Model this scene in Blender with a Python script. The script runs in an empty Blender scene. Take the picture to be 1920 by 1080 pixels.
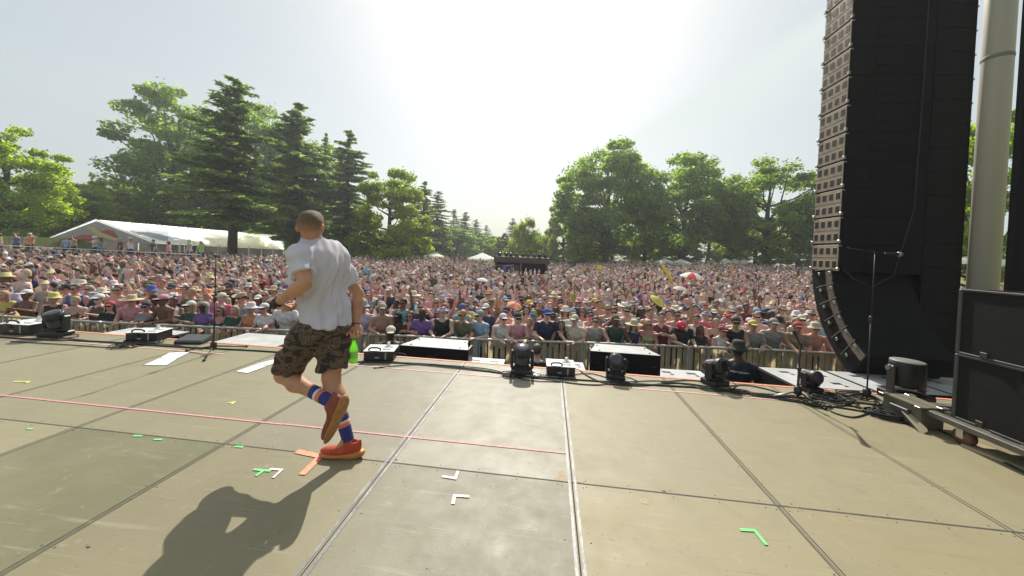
import bpy, bmesh, math, random
import numpy as np
from mathutils import Vector, Matrix

# ------------------------------------------------------------------ camera, world, sun, exposure
S = bpy.context.scene
COL = S.collection
rnd = random.Random(7)
rng = np.random.default_rng(7)
R_ = math.radians
CF, CYAW, CPITCH, CROLL = 658.0, R_(6.16), R_(.96), R_(2.45)
CSH = -56.2
CO = np.array([1.016, 0.0, 1.446])
cF = np.array([-math.sin(CYAW)*math.cos(CPITCH), math.cos(CYAW)*math.cos(CPITCH), -math.sin(CPITCH)])
_r0 = np.array([math.cos(CYAW), math.sin(CYAW), 0.0]); _u0 = np.cross(_r0, cF)
cR = _r0*math.cos(CROLL) + _u0*math.sin(CROLL)
cU = _u0*math.cos(CROLL) - _r0*math.sin(CROLL)

def P(px, py, z=None, Y=None):
    """where the sight line through a pixel of the 1920x1080 photo meets height z or depth Y"""
    d = cF + cR*(px-960)/CF - cU*(py-540-CSH)/CF
    t = (z-CO[2])/d[2] if z is not None else (Y-CO[1])/d[1]
    return CO + d*t

def proj(p):
    d = np.asarray(p, float) - CO
    w = d @ cF
    return 960 + CF*(d @ cR)/w, 540 + CSH - CF*(d @ cU)/w, w

cam = bpy.data.cameras.new('camera')
cam.sensor_width = 36.0
cam.lens = CF/1920*36
cam.shift_y = CSH/1920
cam.clip_start = .05; cam.clip_end = 3000
camo = bpy.data.objects.new('camera', cam); COL.objects.link(camo)
M = Matrix.Identity(4)
for i in range(3):
    M[i][0] = cR[i]; M[i][1] = cU[i]; M[i][2] = -cF[i]; M[i][3] = CO[i]
camo.matrix_world = M
S.camera = camo

SUN_EL, SUN_AZ = R_(43), R_(-5)          # azimuth from +Y towards +X
sd = np.array([math.sin(SUN_AZ)*math.cos(SUN_EL), math.cos(SUN_AZ)*math.cos(SUN_EL), math.sin(SUN_EL)])
sun = bpy.data.lights.new('sun', 'SUN'); sun.energy = 5.0; sun.angle = R_(.6); sun.color = (1, .95, .86)
suno = bpy.data.objects.new('sun', sun); COL.objects.link(suno)
suno.rotation_euler = Vector(sd).to_track_quat('Z', 'Y').to_euler(); suno.location = (0, 0, 60)

W = bpy.data.worlds.new('World'); S.world = W; W.use_nodes = True
wn = W.node_tree.nodes; wl = W.node_tree.links; wn.clear()
sky = wn.new('ShaderNodeTexSky'); sky.sky_type = 'NISHITA'; sky.sun_disc = False
sky.sun_elevation = SUN_EL; sky.sun_rotation = SUN_AZ
sky.air_density = 1.0; sky.dust_density = 3.2; sky.ozone_density = 1.2; sky.altitude = 50
tc = wn.new('ShaderNodeTexCoord')
# thin high cloud veil: procedural streaks on the sky itself
mp = wn.new('ShaderNodeMapping'); mp.inputs['Scale'].default_value = (.8, .8, 7); mp.inputs['Rotation'].default_value = (.1, .62, 0)
nz = wn.new('ShaderNodeTexNoise'); nz.inputs['Scale'].default_value = 1.3; nz.inputs['Detail'].default_value = 6; nz.inputs['Roughness'].default_value = .55
cr = wn.new('ShaderNodeMapRange'); cr.inputs[1].default_value = .30; cr.inputs[2].default_value = .75; cr.inputs[3].default_value = .52; cr.inputs[4].default_value = .68
mx = wn.new('ShaderNodeMix'); mx.data_type = 'RGBA'; mx.inputs[7].default_value = (7.4, 8.1, 7.8, 1)
bg = wn.new('ShaderNodeBackground'); bg.inputs[1].default_value = .094
wo = wn.new('ShaderNodeOutputWorld')
wl.new(tc.outputs['Generated'], mp.inputs[0]); wl.new(mp.outputs[0], nz.inputs[0]); wl.new(nz.outputs[0], cr.inputs[0])
# a long soft cirrus band: a strip along a great circle of the sky
def _dir(px, py): return (cF + cR*(px-960)/CF - cU*(py-540-CSH)/CF)/np.linalg.norm(cF + cR*(px-960)/CF - cU*(py-540-CSH)/CF)
_n = np.cross(_dir(1250, 215), _dir(1545, 28)); _n /= np.linalg.norm(_n); _n = _n if _n[2] < 0 else -_n
def _vm(op, *v):
    m_ = wn.new('ShaderNodeVectorMath'); m_.operation = op
    for i_, x_ in enumerate(v):
        if isinstance(x_, tuple): m_.inputs[i_].default_value = x_
        else: wl.new(x_, m_.inputs[i_])
    return m_
def _mr(src, a, b, c, d):
    r_ = wn.new('ShaderNodeMapRange'); r_.interpolation_type = 'SMOOTHSTEP'
    for i_, x_ in zip((1, 2, 3, 4), (a, b, c, d)): r_.inputs[i_].default_value = x_
    wl.new(src, r_.inputs[0]); return r_.outputs[0]
def _ma(op, a, b):
    m_ = wn.new('ShaderNodeMath'); m_.operation = op
    for i_, x_ in enumerate((a, b)):
        if isinstance(x_, (int, float)): m_.inputs[i_].default_value = x_
        else: wl.new(x_, m_.inputs[i_])
    return m_.outputs[0]
_dn = _vm('DOT_PRODUCT', tc.outputs['Generated'], tuple(float(v) for v in _n)).outputs['Value']
_al = _vm('DOT_PRODUCT', tc.outputs['Generated'], tuple(float(v) for v in _dir(1700, -60))).outputs['Value']
_wb = _ma('ADD', _dn, _ma('MULTIPLY', nz.outputs[0], .02))
_st = _ma('MULTIPLY', _ma('MULTIPLY', _mr(_wb, -.012, .026, 0, 1), _mr(_wb, .02, .16, 1, 0)), _mr(_al, .80, .98, 0, .36))
_fac = _ma('MINIMUM', _ma('ADD', cr.outputs[0], _st), 1.0)
wl.new(_fac, mx.inputs[0]); wl.new(sky.outputs[0], mx.inputs[6]); wl.new(mx.outputs[2], bg.inputs[0]); wl.new(bg.outputs[0], wo.inputs[0])

S.view_settings.view_transform = 'Standard'; S.view_settings.look = 'None'
S.view_settings.exposure = .14; S.view_settings.gamma = 1
S.render.engine = 'CYCLES'
S.cycles.max_bounces = 6; S.cycles.diffuse_bounces = 4; S.cycles.glossy_bounces = 3
S.cycles.transmission_bounces = 5; S.cycles.transparent_max_bounces = 8
S.cycles.use_denoising = True; S.cycles.caustics_reflective = False; S.cycles.caustics_refractive = False

# ------------------------------------------------------------------ helpers
def tag(o, label=None, cat=None, group=None, kind=None):
    if label: o['label'] = label
    if cat: o['category'] = cat
    if group: o['group'] = group
    if kind: o['kind'] = kind
    return o

def link(o, parent=None):
    COL.objects.link(o)
    if parent is not None: o.parent = parent
    return o

def empty(name, loc=(0, 0, 0), rz=0, label=None, cat=None, group=None):
    o = bpy.data.objects.new(name, None); o.location = tuple(float(v) for v in loc); o.rotation_euler = (0, 0, rz)
    o.empty_display_size = .2
    link(o); return tag(o, label, cat, group)

def copy_tree(o, parent=None):
    c = o.copy(); COL.objects.link(c)
    if parent is not None: c.parent = parent
    for ch in list(o.children): copy_tree(ch, c)
    return c

def fast_mesh(name, V, F):
    """V (n,3); F (m,k) array of equal polygons"""
    V = np.asarray(V, np.float32); F = np.asarray(F, np.int32)
    me = bpy.data.meshes.new(name)
    me.vertices.add(len(V)); me.vertices.foreach_set('co', V.ravel())
    n, k = F.shape
    me.loops.add(n*k); me.loops.foreach_set('vertex_index', F.ravel())
    me.polygons.add(n); me.polygons.foreach_set('loop_start', np.arange(0, n*k, k, dtype=np.int32))
    me.update(calc_edges=True); me.validate()
    return me

def obj(name, me, mat=None, parent=None, smooth=False, **kw):
    o = bpy.data.objects.new(name, me)
    if mat is not None:
        for m in (mat if isinstance(mat, (list, tuple)) else [mat]): me.materials.append(m)
    if smooth: me.polygons.foreach_set('use_smooth', np.ones(len(me.polygons), bool))
    link(o, parent); return tag(o, **kw)

class MB:
    def __init__(s): s.v = []; s.f = []; s.mi = []
    def add(s, V, F, m=0):
        b = len(s.v); s.v += [tuple(float(c) for c in p) for p in V]
        s.f += [tuple(b+i for i in f) for f in F]; s.mi += [m]*len(F); return s
    def box(s, c, d, rz=0, m=0, bev=0.0, R=None, taper=None):
        x, y, z = d[0]/2, d[1]/2, d[2]/2
        if R is None: R = np.array([[math.cos(rz), -math.sin(rz), 0], [math.sin(rz), math.cos(rz), 0], [0, 0, 1]])
        c = np.asarray(c, float)
        if bev <= 0:
            L = [(-x,-y,-z),(x,-y,-z),(x,y,-z),(-x,y,-z),(-x,-y,z),(x,-y,z),(x,y,z),(-x,y,z)]
            F = [(0,3,2,1),(4,5,6,7),(0,1,5,4),(1,2,6,5),(2,3,7,6),(3,0,4,7)]
        else:
            b = min(bev, x*.9, y*.9, z*.9); L = []
            for sx in (-1, 1):
                for sy in (-1, 1):
                    for sz in (-1, 1):
                        L += [(sx*(x-b), sy*(y-b), sz*z), (sx*(x-b), sy*y, sz*(z-b)), (sx*x, sy*(y-b), sz*(z-b))]
            def ix(sx, sy, sz, k): return ((sx > 0)*4 + (sy > 0)*2 + (sz > 0))*3 + k
            F = []
            for q in (-1, 1):
                a = [ix(-1,-1,q,0), ix(1,-1,q,0), ix(1,1,q,0), ix(-1,1,q,0)]; F.append(a if q > 0 else a[::-1])
                a = [ix(-1,q,-1,1), ix(1,q,-1,1), ix(1,q,1,1), ix(-1,q,1,1)]; F.append(a if q < 0 else a[::-1])
                a = [ix(q,-1,-1,2), ix(q,1,-1,2), ix(q,1,1,2), ix(q,-1,1,2)]; F.append(a if q > 0 else a[::-1])
            for p in (-1, 1):
                for q in (-1, 1):
                    F.append((ix(-1,p,q,0), ix(1,p,q,0), ix(1,p,q,1), ix(-1,p,q,1)))
                    F.append((ix(p,-1,q,0), ix(p,1,q,0), ix(p,1,q,2), ix(p,-1,q,2)))
                    F.append((ix(p,q,-1,1), ix(p,q,1,1), ix(p,q,1,2), ix(p,q,-1,2)))
            for sx in (-1, 1):
                for sy in (-1, 1):
                    for sz in (-1, 1): F.append((ix(sx,sy,sz,0), ix(sx,sy,sz,1), ix(sx,sy,sz,2)))
        V = [c + R @ np.array(p) for p in L]
        return s.add(V, F, m)
    def tube(s, pts, r, n=8, m=0, caps=True):
        pts = [np.asarray(p, float) for p in pts]
        rs = r if isinstance(r, (list, tuple, np.ndarray)) else [r]*len(pts)
        V = []; F = []; pu = None
        for i, p in enumerate(pts):
            t = pts[min(i+1, len(pts)-1)] - pts[max(i-1, 0)]; t = t/(np.linalg.norm(t)+1e-9)
            if pu is None:
                a = np.array([0, 0, 1.]) if abs(t[2]) < .9 else np.array([1., 0, 0])
            else: a = pu
            u = a - t*(a @ t); u /= np.linalg.norm(u)+1e-9; pu = u; w = np.cross(t, u)
            for k in range(n):
                an = 2*math.pi*k/n; V.append(p + rs[i]*(u*math.cos(an) + w*math.sin(an)))
        for i in range(len(pts)-1):
            for k in range(n):
                a = i*n+k; b = i*n+(k+1) % n; F.append((a, b, b+n, a+n))
        if caps:
            F.append(tuple(range(n))[::-1]); F.append(tuple((len(pts)-1)*n+k for k in range(n)))
        return s.add(V, F, m)
    def cyl(s, a, b, r, r2=None, n=12, m=0): return s.tube([a, b], [r, r if r2 is None else r2], n, m)
    def lathe(s, prof, c=(0, 0, 0), n=16, m=0, R=None):
        c = np.asarray(c, float); V = []; F = []
        for r, z in prof:
            for k in range(n):
                a = 2*math.pi*k/n; p = np.array([r*math.cos(a), r*math.sin(a), z])
                V.append(c + (p if R is None else R @ p))
        for i in range(len(prof)-1):
            for k in range(n):
                a = i*n+k; b = i*n+(k+1) % n; F.append((a, b, b+n, a+n))
        F.append(tuple(range(n))[::-1]); F.append(tuple((len(prof)-1)*n+k for k in range(n)))
        return s.add(V, F, m)
    def ball(s, c, r, n=12, k=8, m=0, R=None):
        r = np.asarray(r if hasattr(r, '__len__') else (r, r, r), float); c = np.asarray(c, float)
        V = []; F = []
        for i in range(k+1):
            th = math.pi*i/k
            for j in range(n):
                a = 2*math.pi*j/n; p = r*np.array([math.sin(th)*math.cos(a), math.sin(th)*math.sin(a), -math.cos(th)])
                V.append(c + (p if R is None else R @ p))
        for i in range(k):
            for j in range(n):
                a = i*n+j; b = i*n+(j+1) % n; F.append((a, b, b+n, a+n))
        return s.add(V, F, m)
    def poly(s, pts, m=0): return s.add(pts, [tuple(range(len(pts)))], m)
    def prism(s, pts, h, m=0):
        """flat outline pts lifted by vector h"""
        n = len(pts); A = [np.asarray(p, float) for p in pts]; B = [p+np.asarray(h, float) for p in A]
        return s.add(A+B, [tuple(range(n))[::-1], tuple(range(n, 2*n))] + [(i, (i+1) % n, n+(i+1) % n, n+i) for i in range(n)], m)
    def build_each(s, name, mat, parent=None, smooth=False):
        """one object per connected piece"""
        par = list(range(len(s.v)))
        def fd(i):
            while par[i] != i: par[i] = par[par[i]]; i = par[i]
            return i
        for f in s.f:
            for i in f[1:]: par[fd(i)] = fd(f[0])
        gr = {}
        for f in s.f: gr.setdefault(fd(f[0]), []).append(f)
        for fs in gr.values():
            m = MB(); ids = sorted({i for f in fs for i in f}); mp = {i: k for k, i in enumerate(ids)}
            m.add([s.v[i] for i in ids], [tuple(mp[i] for i in f) for f in fs]); m.build(name, mat, parent, smooth)
    def build(s, name, mat, parent=None, smooth=False, **kw):
        me = bpy.data.meshes.new(name); me.from_pydata(s.v, [], s.f); me.update()
        mats = mat if isinstance(mat, (list, tuple)) else [mat]
        for m in mats: me.materials.append(m)
        if len(mats) > 1: me.polygons.foreach_set('material_index', np.array(s.mi, np.int32))
        if smooth: me.polygons.foreach_set('use_smooth', np.ones(len(me.polygons), bool))
        bm = bmesh.new(); bm.from_mesh(me); bmesh.ops.recalc_face_normals(bm, faces=bm.faces); bm.to_mesh(me); bm.free()
        o = bpy.data.objects.new(name, me); link(o, parent); return tag(o, **kw)

# ------------------------------------------------------------------ materials
def mat(name, c, rough=.6, metal=0, var=.12, scale=12, bump=0, bscale=60, spec=.5, trans=0, objcol=False, attr=False, coat=0, sheen=0, island=0):
    m = bpy.data.materials.new(name); m.use_nodes = True; nt = m.node_tree; N = nt.nodes; L = nt.links
    b = N['Principled BSDF']; b.inputs['Roughness'].default_value = rough; b.inputs['Metallic'].default_value = metal
    b.inputs['Specular IOR Level'].default_value = spec
    if coat: b.inputs['Coat Weight'].default_value = coat; b.inputs['Coat Roughness'].default_value = .15
    tcn = N.new('ShaderNodeTexCoord'); nn = N.new('ShaderNodeTexNoise'); nn.inputs['Scale'].default_value = scale; nn.inputs['Detail'].default_value = 5
    L.new(tcn.outputs['Object'], nn.inputs[0])
    hv = N.new('ShaderNodeHueSaturation'); mr = N.new('ShaderNodeMapRange')
    mr.inputs[1].default_value = .25; mr.inputs[2].default_value = .75; mr.inputs[3].default_value = 1-var; mr.inputs[4].default_value = 1+var
    L.new(nn.outputs[0], mr.inputs[0]); L.new(mr.outputs[0], hv.inputs['Value'])
    if objcol:
        oi = N.new('ShaderNodeObjectInfo'); L.new(oi.outputs['Color'], hv.inputs['Color'])
    elif attr:
        at = N.new('ShaderNodeAttribute'); at.attribute_name = 'Col'; L.new(at.outputs['Color'], hv.inputs['Color'])
    else: hv.inputs['Color'].default_value = (*c, 1)
    src = hv.outputs[0]
    if island:
        g = N.new('ShaderNodeNewGeometry'); h2 = N.new('ShaderNodeHueSaturation')
        m1 = N.new('ShaderNodeMapRange'); m1.inputs[3].default_value = 1-island; m1.inputs[4].default_value = 1+island
        m2 = N.new('ShaderNodeMapRange'); m2.inputs[3].default_value = .485; m2.inputs[4].default_value = .515
        L.new(g.outputs['Random Per Island'], m1.inputs[0]); L.new(nn.outputs[0], m2.inputs[0])
        L.new(m1.outputs[0], h2.inputs['Value']); L.new(m2.outputs[0], h2.inputs['Hue']); L.new(src, h2.inputs['Color']); src = h2.outputs[0]
    L.new(src, b.inputs['Base Color'])
    if bump:
        n2 = N.new('ShaderNodeTexNoise'); n2.inputs['Scale'].default_value = bscale; n2.inputs['Detail'].default_value = 4
        L.new(tcn.outputs['Object'], n2.inputs[0]); bp = N.new('ShaderNodeBump'); bp.inputs['Strength'].default_value = bump; bp.inputs['Distance'].default_value = .01
        L.new(n2.outputs[0], bp.inputs['Height']); L.new(bp.outputs[0], b.inputs['Normal'])
    if trans:
        t = N.new('ShaderNodeBsdfTranslucent'); mxs = N.new('ShaderNodeMixShader'); mxs.inputs[0].default_value = trans
        hs = N.new('ShaderNodeHueSaturation'); hs.inputs['Saturation'].default_value = 1.1; hs.inputs['Value'].default_value = 2.5; hs.inputs['Hue'].default_value = .5
        L.new(src, hs.inputs['Color']); L.new(hs.outputs[0], t.inputs[0])
        L.new(b.outputs[0], mxs.inputs[1]); L.new(t.outputs[0], mxs.inputs[2]); L.new(mxs.outputs[0], N['Material Output'].inputs[0])
    return m

K = {}
K['black'] = mat('black_paint', (.018, .018, .019), .45, var=.25, bump=.15)
K['blackwood'] = mat('textured_black_cabinet', (.0075, .0072, .0070), .8, spec=.3, var=.3, bump=.35, bscale=220)
K['blacktop'] = mat('sun_glare_cabinet_top', (.50, .50, .50), .38, var=.15, scale=6, bump=.1, bscale=200)  # sun glare on black cabinet tops, painted in as pale grey
K['scrim'] = mat('black_scrim', (.012, .012, .012), .9, var=.3, scale=3)
K['rubber'] = mat('black_rubber', (.02, .02, .02), .65, var=.2)
K['steel'] = mat('galvanised_steel', (.42, .41, .39), .4, metal=.8, var=.15)
K['dsteel'] = mat('dark_steel', (.12, .12, .125), .4, metal=.7, var=.2)
K['edge'] = mat('dull_edge_trim', (.045, .045, .045), .6, var=.3)
K['alu'] = mat('brushed_aluminium', (.6, .6, .6), .35, metal=.9, var=.1)
K['white'] = mat('white_plastic', (.75, .75, .73), .4, var=.06)
K['paper'] = mat('white_paper', (.85, .85, .84), .7, var=.03)
K['canvas'] = mat('white_canvas', (.78, .78, .76), .7, var=.06, trans=.25)
K['pink'] = mat('pink_tape', (.66, .30, .32), .6, var=.22, scale=38, bump=.5, bscale=90)
K['palepink'] = mat('pale_pink_tape', (.80, .45, .42), .6, var=.22, scale=38, bump=.5, bscale=90)
K['orange'] = mat('orange_tape', (.95, .33, .18), .6, var=.22, scale=38, bump=.5, bscale=90)
K['green'] = mat('green_tape', (.2, .85, .25), .6, var=.22, scale=38, bump=.5, bscale=90)
K['yellow'] = mat('yellow_tape', (.70, .70, .18), .6, var=.22, scale=38, bump=.5, bscale=90)
K['wtape'] = mat('white_tape', (.75, .72, .68), .6, var=.22, scale=38, bump=.5, bscale=90)
K['bark'] = mat('bark', (.07, .055, .04), .9, var=.35, scale=3, bump=.6, bscale=9)
K['leafA'] = mat('oak_leaves', (.150, .212, .038), .5, var=.35, scale=.35, trans=.70, island=.35)
K['leafB'] = mat('bright_leaves', (.20, .26, .030), .5, var=.28, scale=.4, trans=.72, island=.35)
K['leafC'] = mat('willow_leaves', (.21, .27, .035), .5, var=.2, scale=.4, trans=.5, island=.3)
K['leafD'] = mat('rust_leaves', (.11, .06, .03), .5, var=.25, scale=.4, trans=.4, island=.3)
K['needle'] = mat('spruce_needles', (.12, .165, .048), .6, var=.35, scale=.5, trans=.60, island=.4)
K['skin'] = mat('skin', (.5, .3, .2), .5, var=.1, scale=8, objcol=True, spec=.4)
K['cloth'] = mat('cloth', (.5, .3, .2), .85, var=.12, scale=9, objcol=True, bump=.3, bscale=25)
K['hair'] = mat('hair', (.1, .06, .03), .6, var=.35, scale=45, objcol=True)
K['lens'] = mat('dark_lens', (.01, .01, .01), .1)
K['crowd'] = mat('crowd_people', (.5, .5, .5), .75, var=.15, scale=6, attr=True)
K['wood'] = mat('pale_plywood', (.36, .31, .2), .7, var=.2, scale=6)
K['brownwall'] = mat('brown_boards', (.085, .06, .05), .8, var=.2, scale=3)
# ------------------------------------------------------------------ terrain
GZ = -1.6
def sstep(x, a, b):
    t = np.clip((x-a)/(b-a), 0, 1); return t*t*(3-2*t)
def G(x, y):
    """ground height: flat field rising gently away to the right"""
    x = np.asarray(x, float); y = np.asarray(y, float)
    d = np.maximum(0, y-13)
    rise = .032*np.minimum(d, 75)*sstep(x/np.maximum(y, 1), -.02, .55)*sstep(d, 0, 12)
    return GZ + rise
gm = mat('grass_ground', (.17, .165, .06), .95, var=.3, scale=.25, bump=.5, bscale=8)
def _ground():
    xs = np.concatenate([-np.geomspace(1500, 60, 26), np.linspace(-56, 56, 57), np.geomspace(60, 1500, 26)])
    ys = np.concatenate([[-300, -60, -20], np.linspace(0, 100, 61), np.geomspace(105, 2500, 24)])
    X, Y = np.meshgrid(xs, ys, indexing='ij'); V = np.stack([X, Y, G(X, Y)], -1).reshape(-1, 3)
    n, m = X.shape; i = np.arange(n-1)[:, None]*m + np.arange(m-1)[None]; i = i.ravel()
    F = np.stack([i, i+m, i+m+1, i+1], 1)
    obj('grass_ground', fast_mesh('grass_ground', V, F), gm, smooth=True, kind='structure')
_ground()

# ------------------------------------------------------------------ stage deck
PW = 1.22; YC = 2.239; YE = 4.458
def floor_mat():
    m = bpy.data.materials.new('painted_stage_deck'); m.use_nodes = True; N = m.node_tree.nodes; L = m.node_tree.links
    b = N['Principled BSDF']; tcn = N.new('ShaderNodeTexCoord')
    at = N.new('ShaderNodeAttribute'); at.attribute_name = 'Col'
    def noise(sc, det=6, rough=.6, dist=0):
        n = N.new('ShaderNodeTexNoise'); n.inputs['Scale'].default_value = sc; n.inputs['Detail'].default_value = det
        n.inputs['Roughness'].default_value = rough; n.inputs['Distortion'].default_value = dist; L.new(tcn.outputs['Object'], n.inputs[0]); return n
    def mrange(src, a, b_, c, d):
        r = N.new('ShaderNodeMapRange'); r.inputs[1].default_value = a; r.inputs[2].default_value = b_; r.inputs[3].default_value = c; r.inputs[4].default_value = d
        L.new(src, r.inputs[0]); return r
    def mixc(f, a, bcol, typ='MIX'):
        x = N.new('ShaderNodeMix'); x.data_type = 'RGBA'; x.blend_type = typ
        L.new(f, x.inputs[0]); L.new(a, x.inputs[6])
        if isinstance(bcol, tuple): x.inputs[7].default_value = (*bcol, 1)
        else: L.new(bcol, x.inputs[7])
        return x.outputs[2]
    col = at.outputs['Color']
    n1 = noise(.9, 7, .62, .4); col = mixc(mrange(n1.outputs[0], .42, .72, 0, .45).outputs[0], col, (.32, .29, .185))
    n2 = noise(3.1, 8, .7, 1.0); col = mixc(mrange(n2.outputs[0], .52, .70, 0, .18).outputs[0], col, (.15, .145, .115))
    n3 = noise(14, 6, .7, .5); col = mixc(mrange(n3.outputs[0], .60, .70, 0, .35).outputs[0], col, (.42, .39, .30))
    n4 = noise(42, 3, .5, 0); col = mixc(mrange(n4.outputs[0], .66, .72, 0, .5).outputs[0], col, (.10, .095, .08))
    # long scuff streaks
    mpn = N.new('ShaderNodeMapping'); mpn.inputs['Scale'].default_value = (1.2, 14, 1); mpn.inputs['Rotation'].default_value = (0, 0, .5)
    L.new(tcn.outputs['Object'], mpn.inputs[0]); ns = N.new('ShaderNodeTexNoise'); ns.inputs['Scale'].default_value = 1.1; ns.inputs['Detail'].default_value = 5
    L.new(mpn.outputs[0], ns.inputs[0]); col = mixc(mrange(ns.outputs[0], .62, .74, 0, .3).outputs[0], col, (.43, .40, .31))
    for rot_, sx_, sy_, lo_, cc_ in ((-.9, 1.0, 22, .655, (.40, .37, .30)), (1.35, .8, 30, .66, (.11, .10, .085)), (.15, 1.5, 40, .665, (.42, .39, .32))):
        m_ = N.new('ShaderNodeMapping'); m_.inputs['Scale'].default_value = (sx_, sy_, 1); m_.inputs['Rotation'].default_value = (0, 0, rot_); L.new(tcn.outputs['Object'], m_.inputs[0])
        n_ = N.new('ShaderNodeTexNoise'); n_.inputs['Scale'].default_value = 1.7; n_.inputs['Detail'].default_value = 3; n_.inputs['Distortion'].default_value = .6; L.new(m_.outputs[0], n_.inputs[0])
        col = mixc(mrange(n_.outputs[0], lo_, lo_+.05, 0, .20).outputs[0], col, cc_)
    L.new(col, b.inputs['Base Color'])
    nr = noise(5, 6, .6); L.new(mrange(nr.outputs[0], .3, .7, .42, .62).outputs[0], b.inputs['Roughness'])
    b.inputs['Specular IOR Level'].default_value = .3
    # honeycomb anti-slip pattern as fine relief
    v = N.new('ShaderNodeTexVoronoi'); v.inputs['Scale'].default_value = 95; v.inputs['Randomness'].default_value = .15; v.feature = 'DISTANCE_TO_EDGE'
    L.new(tcn.outputs['Object'], v.inputs[0]); vr = mrange(v.outputs['Distance'], 0, .12, 0, 1)
    nb = noise(1.6, 5, .6)
    ad = N.new('ShaderNodeMath'); ad.operation = 'MULTIPLY_ADD'; ad.inputs[1].default_value = 14; L.new(nb.outputs[0], ad.inputs[0]); L.new(vr.outputs[0], ad.inputs[2])
    bp = N.new('ShaderNodeBump'); bp.inputs['Strength'].default_value = .28; bp.inputs['Distance'].default_value = .0016
    L.new(ad.outputs[0], bp.inputs['Height']); L.new(bp.outputs[0], b.inputs['Normal'])
    return m
def _deck():
    mb = MB(); cols = []
    rows = [(-7.52, -5.08), (-5.08, -2.64), (-2.64, -.201), (-.201, YC), (YC, YE)]
    base = [(.235, .225, .165), (.215, .21, .16), (.25, .235, .17), (.225, .21, .15)]
    spec = {(-1, 3): (.205, .195, .14), (-2, 3): (.150, .155, .105), (0, 3): (.19, .19, .16), (0, 4): (.27, .27, .25), (-1, 4): (.205, .20, .17),
            (1, 3): (.27, .25, .18), (1, 4): (.26, .245, .185), (2, 3): (.26, .24, .17), (2, 4): (.26, .245, .18), (3, 4): (.25, .235, .165), (3, 3): (.24, .23, .16),
            (-2, 4): (.22, .215, .16), (-3, 4): (.225, .22, .16)}
    for i in range(-12, 5):
        for j, (a, b) in enumerate(rows):
            c = spec.get((i, j), base[(i*3+j*5) % 4]); g = .004 if (i, j) else .004
            mb.box((i*PW+PW/2, (a+b)/2, -.02), (PW-g, b-a-g, .04), bev=.002); cols += [(c[0]*1.15, c[1]*1.06, c[2]*.90)]*26
    o = mb.build('stage_floor', floor_mat(), kind='structure')
    ca = o.data.color_attributes.new('Col', 'FLOAT_COLOR', 'CORNER')
    arr = np.zeros((len(o.data.loops), 4), np.float32)
    ls = np.empty(len(o.data.polygons), np.int32); o.data.polygons.foreach_get('loop_start', ls)
    lt = np.empty(len(o.data.polygons), np.int32); o.data.polygons.foreach_get('loop_total', lt)
    arr[:, :3] = np.repeat(np.array(cols), lt, 0); arr[:, 3] = 1
    ca.data.foreach_set('color', arr.ravel())
    mb = MB()
    for x, w in ((0, .045), (PW, .042)):
        for s in (-1, 1): mb.box((x+s*(w*.36+.003), (YE-7.5)/2, .0012), (w*.38, YE+7.5, .0024))
    mb.build('seam_trim', mat('metal_seam_trim', (.20, .20, .195), .5, metal=.2, var=.4, scale=8, bump=.2), o)
    mb = MB()
    for x in (-PW*5, -PW*4, -PW*3, -PW*2, -PW, PW*2, PW*3, PW*4):
        for s in (-1, 1): mb.box((x+s*.014, (YE-7.5)/2, .0006), (.008, YE+7.5, .0012))
    mb.box((-3.5, YC, .0009), (12, .010, .0010)); mb.box((4.2, YC, .0009), (3.3, .011, .0010))
    mb.build('seam_gap', mat('dirt_filled_seam', (.075, .07, .055), .8, var=.4, scale=20), o)
    mb = MB()
    for i in range(-5, 5):
        for yy in (YC-.03, YC+.03, YE-.06):
            for q_ in range(5): mb.box((i*PW+.09+q_*.26+rnd.uniform(-.004, .004), yy, .0004), (.007, .007, .0008), rz=rnd.random())
        for xx in (.035, PW-.035):
            for q_ in range(11): mb.box((i*PW+xx+(.03 if i in (0, 1) and xx < .1 or i in (-1, 0) and xx > .1 else 0)*(1 if xx < .1 else -1), .1+q_*.42, .0004), (.007, .007, .0008), rz=rnd.random())
    mb.build('screw', K['rubber'], o, kind='stuff')
    f = MB(); f.box((-3.6, -1.55, -.09), (22.4, 11.9, .08)); f.box((-3.6, YE-.03, -.85), (22.4, .03, 1.42))
    f.build('stage_skirt', K['scrim'], o)
    # worn corners where paint has lifted, chips
    wm = mat('bare_wood_chip', (.40, .31, .20), .8, var=.2, scale=40)
    for k, pts in enumerate((((1040, 900), (1052, 882), (1056, 880), (1058, 903)), ((1077, 903), (1074, 884), (1082, 893), (1096, 905)), ((1197, 936), (1205, 934), (1218, 938), (1216, 946), (1203, 944)))):
        m2 = MB(); m2.prism([P(x, y, z=.0004) for x, y in pts], (0, 0, .0006)); m2.build('paint_chip', wm, o)
    m2 = MB()
    for px, py, r in ((165, 1026, .010), (742, 862, .014), (1245, 921, .012), (757, 903, .005), (1640, 870, .006), (1003, 730, .006), (800, 1066, .004)):
        c = P(px, py, z=.001); m2.add([c+np.array([math.cos(t)*r*(1+.5*math.sin(3*t)), math.sin(t)*r*.5, 0]) for t in np.linspace(0, 6.28, 9)[:-1]], [tuple(range(8))])
    m2.build('dark_scuff', K['rubber'], o)
_deck()

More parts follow.
